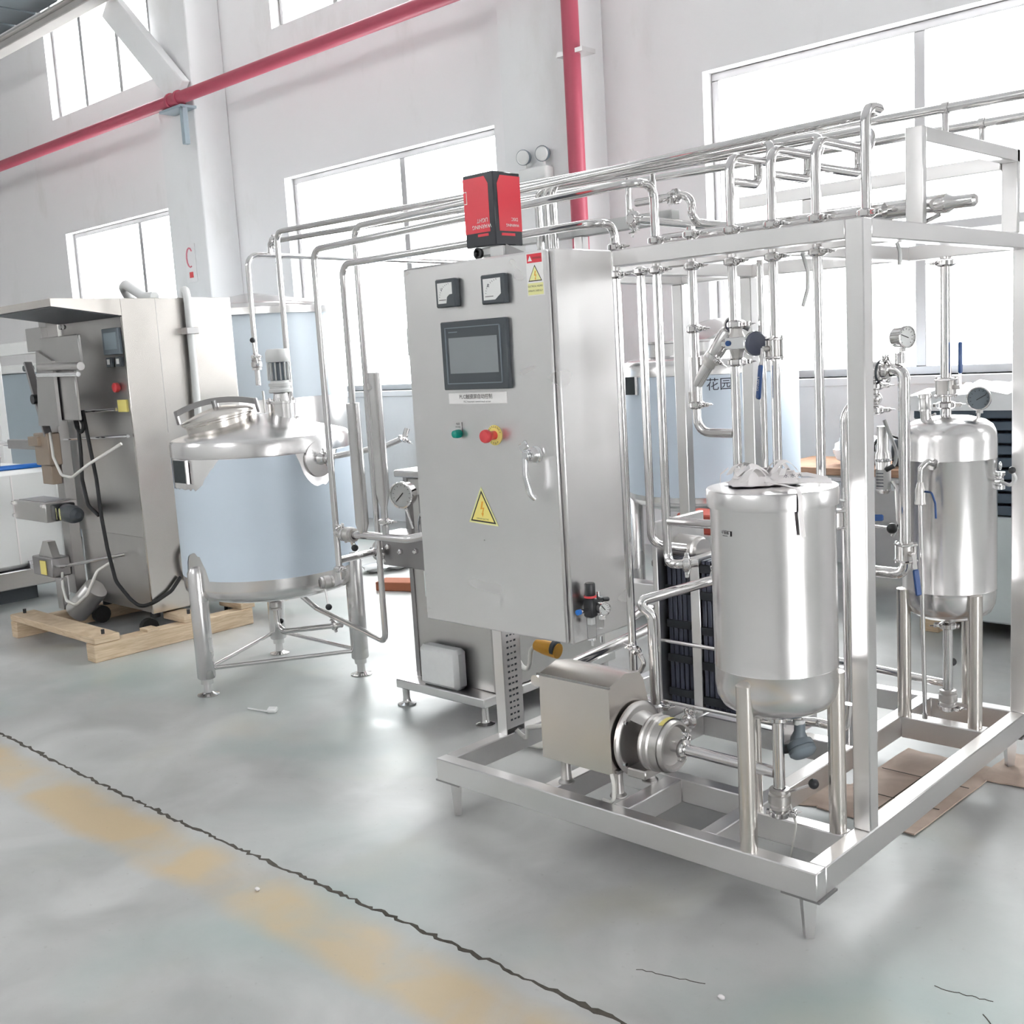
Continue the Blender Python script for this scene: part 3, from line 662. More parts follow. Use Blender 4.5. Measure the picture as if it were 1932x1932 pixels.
MB().box((tl.x + .036, FY_ - .0178, br.z + .05), (br.x - .036, FY_ - .0165, tl.z - .05)).build('screen', 'screen_face', scr)
MB().box((tl.x + .036, FY_ - .0168, tl.z - .034), (tl.x + .075, FY_ - .0158, tl.z - .031)).build('maker_mark', 'grey_plastic', scr)
# printed plate under the screen
a, c = Vector((0.1628, 0.0200, 1.4364)), Vector((0.4133, 0.0200, 1.4051)); zc = (a.z + c.z) / 2 - .006
pl = MB().box((a.x, FY_ - .0015, zc - .017), (c.x, FY_ + .001, zc + .017), .0005).build('name_label', 'white_print', cab)
text('lettering', 'PLC\u89e6\u6478\u5c4f\u81ea\u52a8\u63a7\u5236', .0165, ((a.x + c.x) / 2 - .005, FY_ - .0017, zc + .004), UX, UZ, 'black_print', pl)
text('small_lettering', 'PLC Automatic control touch screen', .0078, ((a.x + c.x) / 2, FY_ - .0017, zc - .0105), UX, UZ, 'black_print', pl)
# pilot lamp, emergency stop, lever handle
p = Vector((0.2009, 0.0200, 1.3050))
pb = MB().lathe([(.0125, 0), (.0135, .006), (.0135, .014), (.0125, .02), (.0115, .026), (.006, .03), (.001, .031)], (p.x, FY_, p.z), NF, 20).build('pilot_lamp', 'green_plastic', cab)
tg = MB().box((p.x - .02, FY_ - .0015, p.z + .012), (p.x + .014, FY_ + .001, p.z + .036), .0005).build('lamp_tag', 'cabinet_steel', cab)
MB().box((p.x + .0125, FY_ - .002, p.z + .004), (p.x + .0145, FY_ - .001, p.z + .036)).build('tag_edge', 'black_print', tg)
text('lettering', '\u7535\u6e90', .008, (p.x - .004, FY_ - .0018, p.z + .030), UX, UZ, 'black_print', tg); text('lettering', 'POWER', .0065, (p.x - .004, FY_ - .0018, p.z + .0205), UX, UZ, 'black_print', tg)
p = Vector((0.3536, 0.0200, 1.3014))
es = MB().lathe([(.031, 0), (.031, .002)], (p.x, FY_, p.z), NF, 28).build('stop_ring', 'yellow_sticker', cab)
for k, chh in enumerate('EMERGENCY'):
    an = math.radians(160 - 17.5 * k); text('lettering', chh, .0085, (p.x + .0255 * math.cos(an), FY_ - .0022, p.z + .0255 * math.sin(an)), (math.sin(an), 0, -math.cos(an)), (math.cos(an), 0, math.sin(an)), 'black_print', es)
for k, chh in enumerate('STOP'):
    an = math.radians(236 + 22 * k); text('lettering', chh, .0085, (p.x + .0255 * math.cos(an), FY_ - .0022, p.z + .0255 * math.sin(an)), (-math.sin(an), 0, math.cos(an)), (-math.cos(an), 0, -math.sin(an)), 'black_print', es)
MB().lathe([(.0135, .002), (.0135, .022), (.018, .028), (.0205, .036), (.0205, .044), (.018, .049), (.001, .051)], (p.x, FY_, p.z), NF, 24).build('stop_button', 'red_plastic', cab)
p = Vector((0.5196, 0.0100, 1.2460))
hd = MB().lathe([(.026, 0), (.026, .003), (.021, .006), (.018, .012), (.0175, .032), (.014, .036)], (p.x, FY_, p.z), NF, 24).build('door_handle', 'chrome', cab)
q = Vector((p.x - .006, FY_ - .040, p.z))
hb = MB().obox(q + Vector((0, 0, .0)), (1, 0, 0), (0, 0, 1), (.026, .03, .016), .005); hb.build('boss', 'chrome', hd)
lv = MB(); lv.tube([q + Vector((-.002, -.002, -.008)), q + Vector((.0, -.006, -.06)), q + Vector((.006, .004, -.115)), q + Vector((.012, .016, -.128))], .0095, .03, seg=12); lv.build('lever', 'chrome', hd)
MB().obox(q + Vector((-.004, -.002, .028)), (1, 0, .6), (0, 1, 0), (.034, .010, .026), .003).build('key_flap', 'chrome', hd)
# triangular warning sticker
A, B, C_ = Vector((0.2797, 0.0200, 1.1340)), Vector((0.2232, 0.0200, 1.0287)), Vector((0.3415, 0.0200, 1.0229))
def tri(A, B, C, s, y0, th):
    g = (A + B + C) / 3; P = [g + (v - g) * s for v in (A, B, C)]; return [(v.x, v.z) for v in P]
st = MB().prism(tri(A, C_, B, 1.08, 0, 0), (0, FY_ - .0002, 0), UX, UZ, .0008).build('hazard_triangle', 'pale_yellow', cab)
MB().prism(tri(A, C_, B, .93, 0, 0), (0, FY_ - .0011, 0), UX, UZ, .0003).build('black_border', 'black_print', st)
MB().prism(tri(A, C_, B, .80, 0, 0), (0, FY_ - .0015, 0), UX, UZ, .0003).build('yellow_field', 'yellow_sticker', st)
g = (A + B + C_) / 3
bolt = [(.002, .034), (.010, .034), (.003, .006), (.014, .008), (.006, -.018), (.010, -.017), (.003, -.034), (-.003, -.017), (.001, -.018), (.006, .001), (-.007, -.001)]
MB().prism([(x * .85 - .003, z * .72 + .004) for x, z in bolt], (g.x, FY_ - .0019, g.z + .004), UX, UZ, .0003).build('lightning_bolt', 'orange_plastic', st)
text('lettering', 'DANGER ELECTRIC', .0062, (g.x, FY_ - .0020, B.z + .0105), (1, 0, -.05), (.05, 0, 1), 'black_print', st)
# tall warning label near the top corner
a, c = Vector((0.5212, 0.0200, 1.8285)), Vector((0.5861, 0.0200, 1.7127)); wd, hh = c.x - a.x, .122; zt0 = a.z - .003
sk = MB().box((a.x, FY_ - .0012, zt0 - hh), (c.x, FY_ + .001, zt0), .0004).build('warning_label', 'white_print', cab)
MB().box((a.x + .004, FY_ - .0018, zt0 - .029), (c.x - .004, FY_ - .0011, zt0 - .004)).build('red_header', 'card_red', sk)
MB().prism([(0, 0), (.016, 0), (.008, .015)], (a.x + .008, FY_ - .0019, zt0 - .024), UX, UZ, .0003).build('small_triangle', 'white_print', sk)
text('lettering', 'WARNING', .0085, (a.x + wd * .66, FY_ - .0021, zt0 - .0165), UX, UZ, 'black_print', sk, sx=.85)
cx = (a.x + c.x) / 2
MB().prism([(-.026, 0), (.026, 0), (0, .046)], (cx, FY_ - .0013, zt0 - .081), UX, UZ, .0003).build('black_border', 'black_print', sk)
MB().prism([(-.0225, .0025), (.0225, .0025), (0, .0415)], (cx, FY_ - .0017, zt0 - .081), UX, UZ, .0003).build('yellow_field', 'pale_yellow', sk)
MB().prism([(x * .42, z * .4) for x, z in bolt], (cx, FY_ - .0021, zt0 - .0655), UX, UZ, .0003).build('lightning_bolt', 'orange_plastic', sk)
MB().box((a.x + .003, FY_ - .0016, zt0 - hh + .003), (c.x - .003, FY_ - .0011, zt0 - .086)).build('yellow_panel', 'pale_yellow', sk)
text('lettering', 'ELECTRICAL HAZARD', .0072, (cx, FY_ - .0018, zt0 - .095), UX, UZ, 'black_print', sk, sx=.8); text('lettering', 'OPERATE CAREFULLY', .0072, (cx, FY_ - .0018, zt0 - .108), UX, UZ, 'black_print', sk, sx=.8)

# red and black carton standing upside down on the cabinet, beacon base below it
bx = thing('warning_light_carton', 'red and black carton hung upside down on top of the control cabinet', 'carton', (0.25, .13, CZ1 + .05))
x0, x1, y0, y1, za, zb2 = .205, .335, .095, .215, 1.872, 2.09
MB().box((x0, y0, za), (x1, y1, zb2), .003).build('box', 'card_black', bx)
def panel(org, ux, w, h, nm):
    uz = Vector((0, 0, 1)); o = Vector(org)
    pl = MB().prism([(.0, .0), (w, 0), (w, h * .86), (w * .86, h), (.0, h)], o, ux, uz, .0007).build(nm, 'card_red', bx); return pl
f1 = panel((x0 + .002, y0 - .0002, za + .042), (1, 0, 0), .106, .165, 'front_panel')
text('lettering', 'LIGHT', .017, (x0 + .078, y0 - .0013, za + .078), (-1, 0, 0), (0, 0, -1), 'white_print', f1); text('lettering', 'WARNING', .017, (x0 + .074, y0 - .0013, za + .060), (-1, 0, 0), (0, 0, -1), 'white_print', f1)
MB().box((x0 + .055, y0 - .0012, za + .030), (x0 + .10, y0 - .0002, za + .038)).build('red_line', 'card_red', f1)
fr_ = MB(); 
for (aa, bb, cc, dd) in ((.002, .016, .148, .150), (.002, .016, .112, .114), (.0145, .016, .112, .150)): fr_.box((x0 + aa, y0 - .0013, za + cc + .02), (x0 + bb, y0 - .0009, za + dd + .02))
fr_.build('white_frame', 'white_print', f1)
s1 = MB().prism([(.018, 0), (.118, 0), (.118, .165), (.03, .165), (.016, .14)], (x1 + .0002, y0, za + .042), (0, 1, 0), (0, 0, 1), .0007).build('side_panel', 'card_red', bx)
text('lettering', 'DISC', .014, (x1 + .0013, y0 + .085, za + .078), (0, -1, 0), (0, 0, -1), 'white_print', s1)
text('lettering', 'WARNING', .012, (x1 + .0013, y0 + .075, za + .060), (0, -1, 0), (0, 0, -1), 'white_print', s1)
MB().box((x1 + .0002, y0 + .025, za + .028), (x1 + .0012, y0 + .085, za + .036)).build('red_line', 'card_red', s1)
bc = thing('beacon_base', 'white beacon base with black horn under the red carton', 'beacon', (0.27, .15, CZ1))
MB().box((.225, .108, CZ1 + .012), (.300, .205, 1.870), .005).build('housing', 'white_plastic', bc)
MB().lathe([(.016, 0), (.0175, .004), (.0175, .012), (.012, .014), (.008, .008), (.006, .002)], (.250, .108, CZ1 + .022), NF, 22).build('horn', 'black_plastic', bc)
MB().cyl((.262, .15, CZ1), (.262, .15, CZ1 + .013), .012, 14).build('stud', 'white_plastic', bc)
MB().prism([(0, 0), (.055, 0), (.055, .036), (0, .036)], (.302, .10, CZ1), (1, 0, 0), (0, 0, 1), -.10).build('bracket_plate', 'white_plastic', bc)
MB().prism([(0, 0), (.08, 0), (0, .04)], (.36, .11, CZ1), (0.7, .7, 0), (0, 0, 1), .003).build('gusset', 'dark_steel', bc)

# filter regulator on the cabinet's side
SX = .613
p = Vector((0.6500, 0.0859, 0.7858)); p.x = .655
t = thing('filter_regulator', 'small black air filter regulator with round gauge on the cabinet side', 'regulator', p)
MB().box((p.x - .03, p.y - .016, p.z - .03), (p.x + .004, p.y + .016, p.z + .03), .005).build('body', 'black_plastic', t)
MB().lathe([(.019, 0), (.019, .006)], (p.x - .012, p.y, p.z + .03), (0, 0, 1), 20).build('red_ring', 'red_plastic', t)
MB().lathe([(.0155, 0), (.0165, .004), (.0165, .034), (.014, .038)], (p.x - .012, p.y, p.z + .036), (0, 0, 1), 14).build('knob', 'black_plastic', t)
MB().box((p.x - .03, p.y + .016, p.z - .006), (p.x - .004, p.y + .055, p.z + .024), .004).build('lubricator_head', 'black_plastic', t)
MB().lathe([(.013, -.07), (.0145, -.06), (.0145, 0)], (p.x - .012, p.y, p.z - .03), (0, 0, 1), 16).build('filter_bowl', 'bowl_glass', t)
MB().lathe([(.011, -.066), (.0125, -.056), (.0125, 0)], (p.x - .014, p.y + .042, p.z - .008), (0, 0, 1), 16).build('oil_bowl', 'bowl_glass', t)
MB().box((p.x - .022, p.y - .009, p.z - .054), (p.x - .003, p.y + .009, p.z - .032), .002).build('filter_collar', 'white_plastic', t)
MB().lathe([(.006, 0), (.006, .022), (.0075, .024), (.0075, .034)], (p.x - .012, p.y - .016, p.z - .004), (0, -1, 0), 12).build('inlet_fitting', 'chrome', t); MB().lathe([(.0085, .034), (.0085, .046)], (p.x - .012, p.y - .016, p.z - .004), (0, -1, 0), 12).build('blue_collar', 'bright_blue', t)
MB().cyl((p.x - .014, p.y + .04, p.z + .024), (p.x - .014, p.y + .04, p.z + .04), .006, 10).build('plug', 'chrome', t)
MB().cyl((p.x - .012, p.y + .055, p.z + .012), (p.x - .012, p.y + .082, p.z + .008), .007, 10).build('outlet', 'black_plastic', t)
for yy in (p.y, p.y + .042): MB().cyl((p.x - .012, yy, p.z - .118), (p.x - .012, yy, p.z - .098), .004, 8).build('drain', 'chrome', t)
gauge('tiny black rimmed gauge on the air regulator below the cabinet side', (p.x + .030, p.y + .012, p.z - .003), (1, -.35, 0), .0185, (p.x + .001, p.y + .012, p.z - .003), depth=.03, name='air_gauge', ang=40)

# ================================================================== FRONT BALANCE TANK
TX, TY, TR = 1.205, .18, .163
t = thing('balance_tank', 'cylindrical stainless balance tank with paper strips on its lid at the near corner', 'tank', (TX, TY, ZB))
prof = [(.02, .545), (.06, .547), (.11, .556), (.145, .575), (.159, .60), (TR, .63), (TR, .68), (TR + .0006, .681), (TR, .683), (TR, 1.125)]
MB().lathe(prof, (TX, TY, 0), seg=56).build('shell', 'tank_steel', t)
MB().lathe([(TR + .003, 1.113), (.171, 1.114), (.172, 1.155), (.169, 1.160), (.15, 1.1615), (.01, 1.164)], (TX, TY, 0), seg=56).build('lid', 'tank_steel', t)
for (x, y) in ((1.201, .025), (1.335, .262), (1.075, .262)):
    MB().cyl((x, y, ZB), (x, y, .655), .0235, 24).build('leg', 'warm_steel', t)
p = Vector((TX, TY, 0)); px = Vector((1.1710, 0.0600, 1.0541)); d = (px - p); d.z = 0; n = d.normalized(); ux = Vector((0, 0, 1)).cross(n); o = p + n * (TR + .0028) + Vector((0, 0, px.z))
lb = MB().obox(o, ux, (0, 0, 1), (.036, .014, .0008)).build('tag', 'tank_steel', t)
text('lettering', '\u5e73\u8861\u6876', .009, o + Vector((0, 0, .002)), ux, (0, 0, 1), 'black_print', t, th=.0012)
MB().obox(o + n * .0008 + Vector((0, 0, -.0055)), ux, (0, 0, 1), (.018, .0012, .0004)).build('underline', 'black_print', t)
# heap of paper tape on the lid
random.seed(21)
hp = thing('paper_tape_heap', 'tangled heap of white printed paper tape lying on the balance tank lid', 'paper', (TX - .02, TY, 1.164))
zl = 1.165
for (cx, cy, sx_, sy_, hh) in ((-.045, -.025, .062, .050, .052), (.012, .025, .058, .046, .040), (-.02, .055, .05, .04, .030)):
    n = 9; vs = []; fs = []; ca, sa = math.cos(.75), math.sin(.75)
    for j in range(n):
        for i in range(n):
            u, v = 2 * i / (n - 1) - 1, 2 * j / (n - 1) - 1; r2 = min(1, u * u + v * v)
            vs.append((TX + cx + sx_ * (u * ca - v * sa) + random.uniform(-.005, .005), TY + cy + sy_ * (u * sa + v * ca) + random.uniform(-.005, .005), zl + .0018 + hh * (1 - r2) * random.uniform(.45, 1.25) + random.uniform(0, .002)))
    N2 = n * n; vs += [(a, b, c - .0012) for a, b, c in vs]
    for j in range(n - 1):
        for i in range(n - 1): a = j * n + i; fs += [(a, a + 1, a + n + 1, a + n), (a + n + N2, a + n + 1 + N2, a + 1 + N2, a + N2)]
    MB().add(vs, fs).build('crumpled_tape', 'paper', hp)
for k in range(9):
    cx, cy = TX - .03 + random.gauss(0, .045), TY + random.gauss(0, .035); a0 = random.uniform(0, 6.28); ll = random.uniform(.03, .06); hh = random.uniform(.008, .03)
    q = [(cx + ll * (j / 4 - 1) * math.cos(a0), cy + ll * (j / 4 - 1) * math.sin(a0), zl + .018 + hh * math.sin(math.pi * j / 8) + .002 * k) for j in range(9)]
    MB().strip(q, random.uniform(.012, .02), .0008, (-math.sin(a0), math.cos(a0), random.uniform(-.6, .6))).build('tape_strip', 'paper', hp)
for (q, w) in [([(TX - .02, TY - .03, zl + .012), (TX + .05, TY + .0, zl + .010), (TX + .10, TY + .04, zl + .008), (TX + .135, TY + .07, zl + .004)], .030), ([(TX + .0, TY + .04, zl + .02), (TX + .06, TY + .08, zl + .018), (TX + .11, TY + .10, zl + .006)], .022), ([(TX - .12, TY - .06, zl + .001), (TX - .115, TY - .065, zl + .03), (TX - .10, TY - .05, zl + .045)], .006)]:
    MB().strip(q, w, .0009, (-.55, .75, .35)).build('tape_strip', 'paper', hp)
# the tail that hangs over the rim
dn = Vector((.72, -.69, 0)).normalized(); dn = Vector((math.cos(math.radians(-37)), math.sin(math.radians(-37)), 0)); c0 = Vector((TX, TY, 0))
q = [c0 + dn * .06 + Vector((-.03, -.02, zl + .012)), c0 + dn * .12 + Vector((-.015, -.008, zl + .010)), c0 + dn * .165 + Vector((0, 0, zl + .006)), c0 + dn * .178 + Vector((0, 0, zl - .015)), c0 + dn * .178 + Vector((0, 0, zl - .06)), c0 + dn * .179 + Vector((.004, .004, zl - .115))]
MB().strip(fillet(q, .02, 4), .012, .0008, Vector((0, 0, 1)).cross(dn)).build('hanging_tail', 'paper', hp)
text('lettering', '\u6c34 \u6c34 \u6c34', .014, (TX + .065, TY - .005, zl + .024), (.75, .66, 0), (-.5, .5, .7), 'marker_ink', hp)

# outlet below the tank with hand valve, feed to the pump
pipe('stainless outlet tube dropping from the balance tank bottom to an open end', [(TX, TY, .55), (TX, TY, .245)], .016, clamps=[((TX, TY, .525), (0, 0, 1), (-.9, -.3, 0)), ((TX, TY, .252), (0, 0, 1), (.9, .3, 0))], name='outlet_pipe')
butterfly('hand valve with black ball knob at the foot of the balance tank outlet', (TX, TY, .295), (0, 0, 1), .016, (.86, .18, .42), .085)
pipe('suction tube from the balance tank outlet to the pump nose', [(TX - .012, TY, .366), (.885, TY, .369)], .0165, clamps=[((.892, TY, .369), (1, 0, 0), (0, .6, .8))], name='suction_pipe')
pipe('bent overflow tube looping under the balance tank', [(1.09, .33, .50), (1.09, .33, .455), (1.20, .42, .44), (1.29, .40, .44), (1.30, .40, .52)], .0135, .03, name='overflow_pipe')
# level transmitter
lp = Vector((1.2379, 0.2350, 0.4453))
t = thing('level_sensor', 'grey plastic level transmitter hanging under the balance tank', 'sensor', lp)
MB().cyl((lp.x, lp.y, lp.z + .06), (lp.x, lp.y, .575), .0125, 16).build('stub', 'pipe_steel', t)
MB().lathe([(.0155, 0), (.0165, .003), (.0165, .012), (.0155, .014)], (lp.x, lp.y, lp.z + .052), seg=18).build('white_collar', 'white_plastic', t)
MB().lathe([(.015, .055), (.0155, .03), (.024, .012), (.026, -.005), (.024, -.012)], lp, (.05, 0, 1), 20).build('neck', 'grey_plastic', t)
ax = Vector((.45, -.25, -.55)).normalized()
MB().lathe([(.026, -.018), (.036, -.012), (.038, .004), (.034, .006), (.038, .008), (.038, .018), (.030, .026), (.004, .030)], lp + Vector((.004, 0, -.012)), ax, 26).build('housing', 'grey_plastic', t)
MB().lathe([(.013, .02), (.013, .045), (.014, .046), (.014, .066), (.009, .072)], lp + Vector((0, 0, -.015)), (-.75, -.5, -.12), 14).build('cable_gland', 'black_plastic', t)
g0 = lp + Vector((-.055, -.036, -.03))
MB().tube([g0, g0 + Vector((-.002, 0, -.05)), g0 + Vector((.03, .01, -.12)), g0 + Vector((.055, .01, -.2)), g0 + Vector((.045, -.01, -.30)), g0 + Vector((.035, -.02, -.345))], .003, .05, seg=8).build('cable', 'cream_hose', t)

# ================================================================== REAR WATER TANK
QX, QY, QR = 1.2, 1.35, .153
t = thing('pressure_tank', 'domed stainless water tank at the far corner of the skid', 'tank', (QX, QY, ZB))
prof = [(.02, .545), (.06, .548), (.105, .56), (.135, .58), (.149, .61), (QR, .65), (QR, .66), (QR + .0006, .661), (QR, .663), (QR, 1.107), (QR + .0006, 1.108), (QR, 1.11), (QR, 1.17), (.15, 1.195), (.138, 1.218), (.115, 1.234), (.07, 1.247), (.01, 1.252)]
MB().lathe(prof, (QX, QY, 0), seg=56).build('shell', 'tank_steel', t)
for (x, y) in ((1.325, 1.255), (1.082, 1.25), (1.21, 1.495)): MB().cyl((x, y, ZB), (x, y, .66), .0235, 24).build('leg', 'warm_steel', t)
pipe('upright feed tube from the top frame down to the domed water tank', [(QX - .01, QY, ZT - .055), (QX - .01, QY, 1.25)], .0185, clamps=[((QX - .01, QY, 1.285), (0, 0, 1), (1, .2, 0)), ((QX - .01, QY, ZT - .075), (0, 0, 1), (-1, -.3, 0))], name='feed_pipe')
ball_valve('ball valve with upright blue lever above the domed water tank', (QX - .01, QY, 1.345), (0, 0, 1), .0185, (0, 0, 1), (.9, -.1, 0), .105)
p = Vector((1.1667, 1.2855, 1.2444))
t = thing('safety_valve', 'short leaning relief valve cylinder on the dome of the water tank', 'valve', (1.135, 1.28, 1.225)); ax = (-.05, -.02, 1)
MB().lathe([(.018, -.01), (.018, .045), (.021, .046), (.021, .054), (.0195, .056), (.0195, .088), (.022, .089), (.022, .10), (.02, .104), (.002, .106)], (1.15, 1.285, 1.225), ax, 20).build('body', 'satin_steel', t)
MB().cyl((1.17, 1.285, 1.255), (1.185, 1.275, 1.262), .004, 8).build('tab', 'pipe_steel', t)
gauge('blue faced dial thermometer leaning on the dome of the water tank', (1.298, 1.355, 1.305), (.15, -1, .1), .036, (1.283, 1.375, 1.19), .03, 'grey_plastic', ang=-60)
# sight branch on its flank
t = thing('sight_branch', 'hooked sight branch with small valve and long drain tube on the water tank flank', 'valve', (1.16, 1.19, 1.0))
b0 = Vector((1.2000, 1.2050, 1.1021))
MB().lathe([(.03, 0), (.03, .006), (.022, .01), (.02, .03)], (b0.x + .01, 1.225, b0.z), (-.15, -1, 0), 20).build('socket', 'pipe_steel', t)
MB().tube([(b0.x + .01, 1.20, b0.z), (b0.x + .004, 1.165, b0.z + .012), (b0.x - .012, 1.15, b0.z - .01), (b0.x - .014, 1.15, b0.z - .055)], .010, .015, seg=12).build('elbow', 'pipe_steel', t)
MB().lathe([(.012, 0), (.018, .002), (.018, .008), (.016, .012), (.0165, .05), (.013, .06), (.009, .075)], (b0.x - .014, 1.15, b0.z - .13), (0, 0, 1), 18).build('valve_body', 'cast_steel', t)
lv = MB().tube([(b0.x + .004, 1.145, b0.z - .085), (b0.x + .03, 1.135, b0.z - .085), (b0.x + .042, 1.135, b0.z - .12), (b0.x + .044, 1.135, b0.z - .17)], .0035, .01, seg=8).build('lever', 'blue_plastic', t)
MB().cyl((b0.x - .014, 1.15, b0.z - .13), (b0.x - .006, 1.16, .245), .0075, 12).build('drain_tube', 'pipe_steel', t)
MB().lathe([(.0095, 0), (.0095, .02)], (b0.x - .006, 1.16, .238), seg=12).build('tube_tip', 'pipe_steel', t)
# side valve cluster on the other flank
p = Vector((1.3569, 1.4000, 1.0307))
t = thing('side_valve', 'chrome side valve with bent white lever on the far flank of the water tank', 'valve', p)
MB().cyl((QX + .145, QY + .01, p.z), (p.x + .01, 1.38, p.z), .012, 14).build('nipple', 'pipe_steel', t)
MB().lathe([(.014, -.03), (.018, -.028), (.018, -.018), (.013, -.014), (.013, .014), (.018, .018), (.018, .028), (.014, .03)], (p.x, 1.38, p.z), (0, 0, 1), 16).build('body', 'chrome', t)
MB().tube([(p.x, 1.37, p.z), (p.x + .045, 1.35, p.z - .012), (p.x + .065, 1.35, p.z + .01), (p.x + .05, 1.345, p.z + .04)], .006, .015, seg=8).build('lever', 'white_plastic', t)
MB().sphere((p.x + .052, 1.345, p.z + .04), .012, 12, 8).build('knob', 'black_plastic', t)
MB().sphere((p.x + .004, 1.375, p.z + .05), .009, 12, 8, (.7, .7, 1.6)).build('cap', 'chrome', t)
pipe('drain tube under the domed water tank with a clamp at its foot', [(QX - .005, QY, .55), (QX - .005, QY, .215)], .0165, clamps=[((QX - .005, QY, .52), (0, 0, 1), (-1, -.2, 0)), ((QX - .005, QY, .225), (0, 0, 1), (1, -.2, 0))], name='drain_pipe')
butterfly('hand valve with upright black knob under the domed water tank', (QX - .005, QY, .262), (0, 0, 1), .0165, (.12, .05, 1), .11)

# ================================================================== PUMP
PY_, PZ_ = .18, .370
t = thing('centrifugal_pump', 'stainless centrifugal pump with square motor shroud at the front of the skid', 'pump', (.7, PY_, ZB))
sh = [(.065, .283), (.065, .553), (.148, .577), (.215, .565), (.236, .540), (.262, .44), (.262, .283)]
MB().prism(sh, (.436, 0, 0), (0, 1, 0), (0, 0, 1), .276).build('motor_shroud', 'warm_steel', t)
MB().box((.430, .060, .550), (.718, .066, .556)).build('shroud_lip', 'dark_steel', t)
MB().cyl((.450, .16, .37), (.725, .16, .37), .07, 20).build('motor', 'charcoal_plastic', t)
MB().lathe([(.085, 0), (.112, .004), (.114, .012), (.108, .018), (.10, .02)], (.716, PY_, PZ_), (1, 0, 0), 40).build('flange', 'cast_steel', t)
ln = MB()   # lantern: upper hood and foot of the bracket, open at the side
n = 14
vs = []; fs = []
for i in range(n + 1):
    a = math.radians(-10 + 200 * i / n * .52 + 30)
    for (r, xx) in ((.088, .73), (.066, .79), (.061, .79), (.083, .73)): vs.append((xx, PY_ + r * math.cos(a) * 1.0, PZ_ + r * math.sin(a)))
for i in range(n):
    o = 4 * i
    for k in range(4): k2 = (k + 1) % 4; fs.append((o + k, o + k2, o + 4 + k2, o + 4 + k))
fs += [(3, 2, 1, 0), (4 * n, 4 * n + 1, 4 * n + 2, 4 * n + 3)]
ln.add(vs, fs).build('lantern_hood', 'cast_steel', t)
MB().cyl((.73, PY_, PZ_), (.80, PY_, PZ_), .018, 16).build('shaft', 'dark_steel', t)
MB().box((.73, PY_ - .07, PZ_ - .098), (.80, PY_ + .06, PZ_ - .07), .004).build('bracket_foot', 'cast_steel', t)
for (yy, zz) in ((PY_ - .075, PZ_ + .07), (PY_ - .085, PZ_ - .055)): MB().cyl((.732, yy, zz), (.744, yy, zz), .006, 6).build('bolt', 'chrome', t)
cs = MB().lathe([(.06, -.062), (.083, -.060), (.086, -.052), (.081, -.048), (.081, -.042), (.085, -.038), (.085, -.030), (.080, -.026), (.079, .0), (.078, .012), (.074, .02), (.066, .021), (.062, .014), (.058, .008), (.02, .008)], (.845, PY_, PZ_), (1, 0, 0), 44).build('casing', 'cast_steel', t)
MB().lathe([(.0815, -.018), (.0815, .004)], (.845, PY_, PZ_), (1, 0, 0), 44, caps=False, out=(0, 0, 1)).build('casing_band', 'cast_steel', t)
ar = MB()
for i in range(5):
    a0 = math.radians(62 + 10 * i); a1 = math.radians(72 + 10 * i)
    ar.add([(x, PY_ - .0823 * math.cos(a) * 1, PZ_ + .0823 * math.sin(a)) for x in (.832, .848) for a in (a0, a1)], [(0, 1, 3, 2)])
ar.v += [v + Vector((0, 0, -.001)) for v in ar.v]; nn = len(ar.v) // 2; ar.f += [tuple(i + nn for i in reversed(f)) for f in ar.f]; ar.build('arrow_label', 'yellow_sticker', cs)
MB().cyl((.85, PY_, PZ_), (.888, PY_, PZ_), .0165, 18).build('inlet', 'pipe_steel', t)
for (x, y) in ((.50, .098), (.70, .105), (.705, .258), (.50, .258)):
    MB().lathe([(.026, 0), (.026, .004), (.0175, .012), (.0155, .05), (.0165, .085)], (x, y, ZB), seg=20).build('foot', 'cast_steel', t)
MB().box((.47, .085, ZB + .078), (.72, .275, ZB + .088)).build('base_plate', 'dark_steel', t)
MB().tube([(.712, .062, .29), (.722, .058, .26), (.722, .055, .215), (.705, .06, .2), (.66, .08, .19)], .006, .02, seg=8).build('white_hose', 'cream_hose', t)
pipe('pump delivery tube rising from the pump casing to a clamp', [(.80, PY_ + .075, PZ_ + .02), (.80, .36, PZ_ + .02), (.80, .36, PZ_ + .02)][:2], .0135, clamps=[((.80, .34, PZ_ + .02), (0, 1, 0), (0, 0, 1))], name='delivery_pipe')

# ================================================================== PIPEWORK OVER AND BEHIND THE FRAME
YP = .48
Z3, Z5 = 2.03, 1.93
up = (0, 0, 1)
o1, o2 = (.9, -.4, 0), (-.9, .2, 0)
def pc(x, z): return ((x, YP, z), up, o1)
XL3, ZL3 = (-0.9499, 0.3800, 1.9906)[0], (-0.9499, 0.3800, 1.9906)[2]
XL5, ZL5 = (-0.7751, 0.3800, 1.9223)[0], (-0.7751, 0.3800, 1.9223)[2]
pipe('overhead tube from the second riser to the homogenizer, upper of the two near runs', [(.645, YP, 1.06), (.645, YP, Z3), (.645, .38, Z3), (XL3, .38, ZL3 + .005), (XL3, .38, .655)], clamps=[pc(.645, 1.862), pc(.645, 1.772), ((XL3, .38, .70), up, o1)])
pipe('overhead tube from the first riser beside the cabinet, lowest of the long runs', [(.487, YP, .40), (.487, YP, Z5), (.487, .38, Z5), (XL5, .38, ZL5), (XL5, .38, 1.37)], clamps=[pc(.487, 1.858), pc(.487, 1.772)])
pipe('tube bending away at knee height between the first two risers', [(.583, YP, 1.76), (.583, YP, .905), (.66, .56, .885)], clamps=[pc(.583, 1.775)])
z0_ = 2.135; X4 = (-0.9532, 0.6000, 2.0944)[0]; Z4 = (-0.9532, 0.6000, 2.0944)[2]
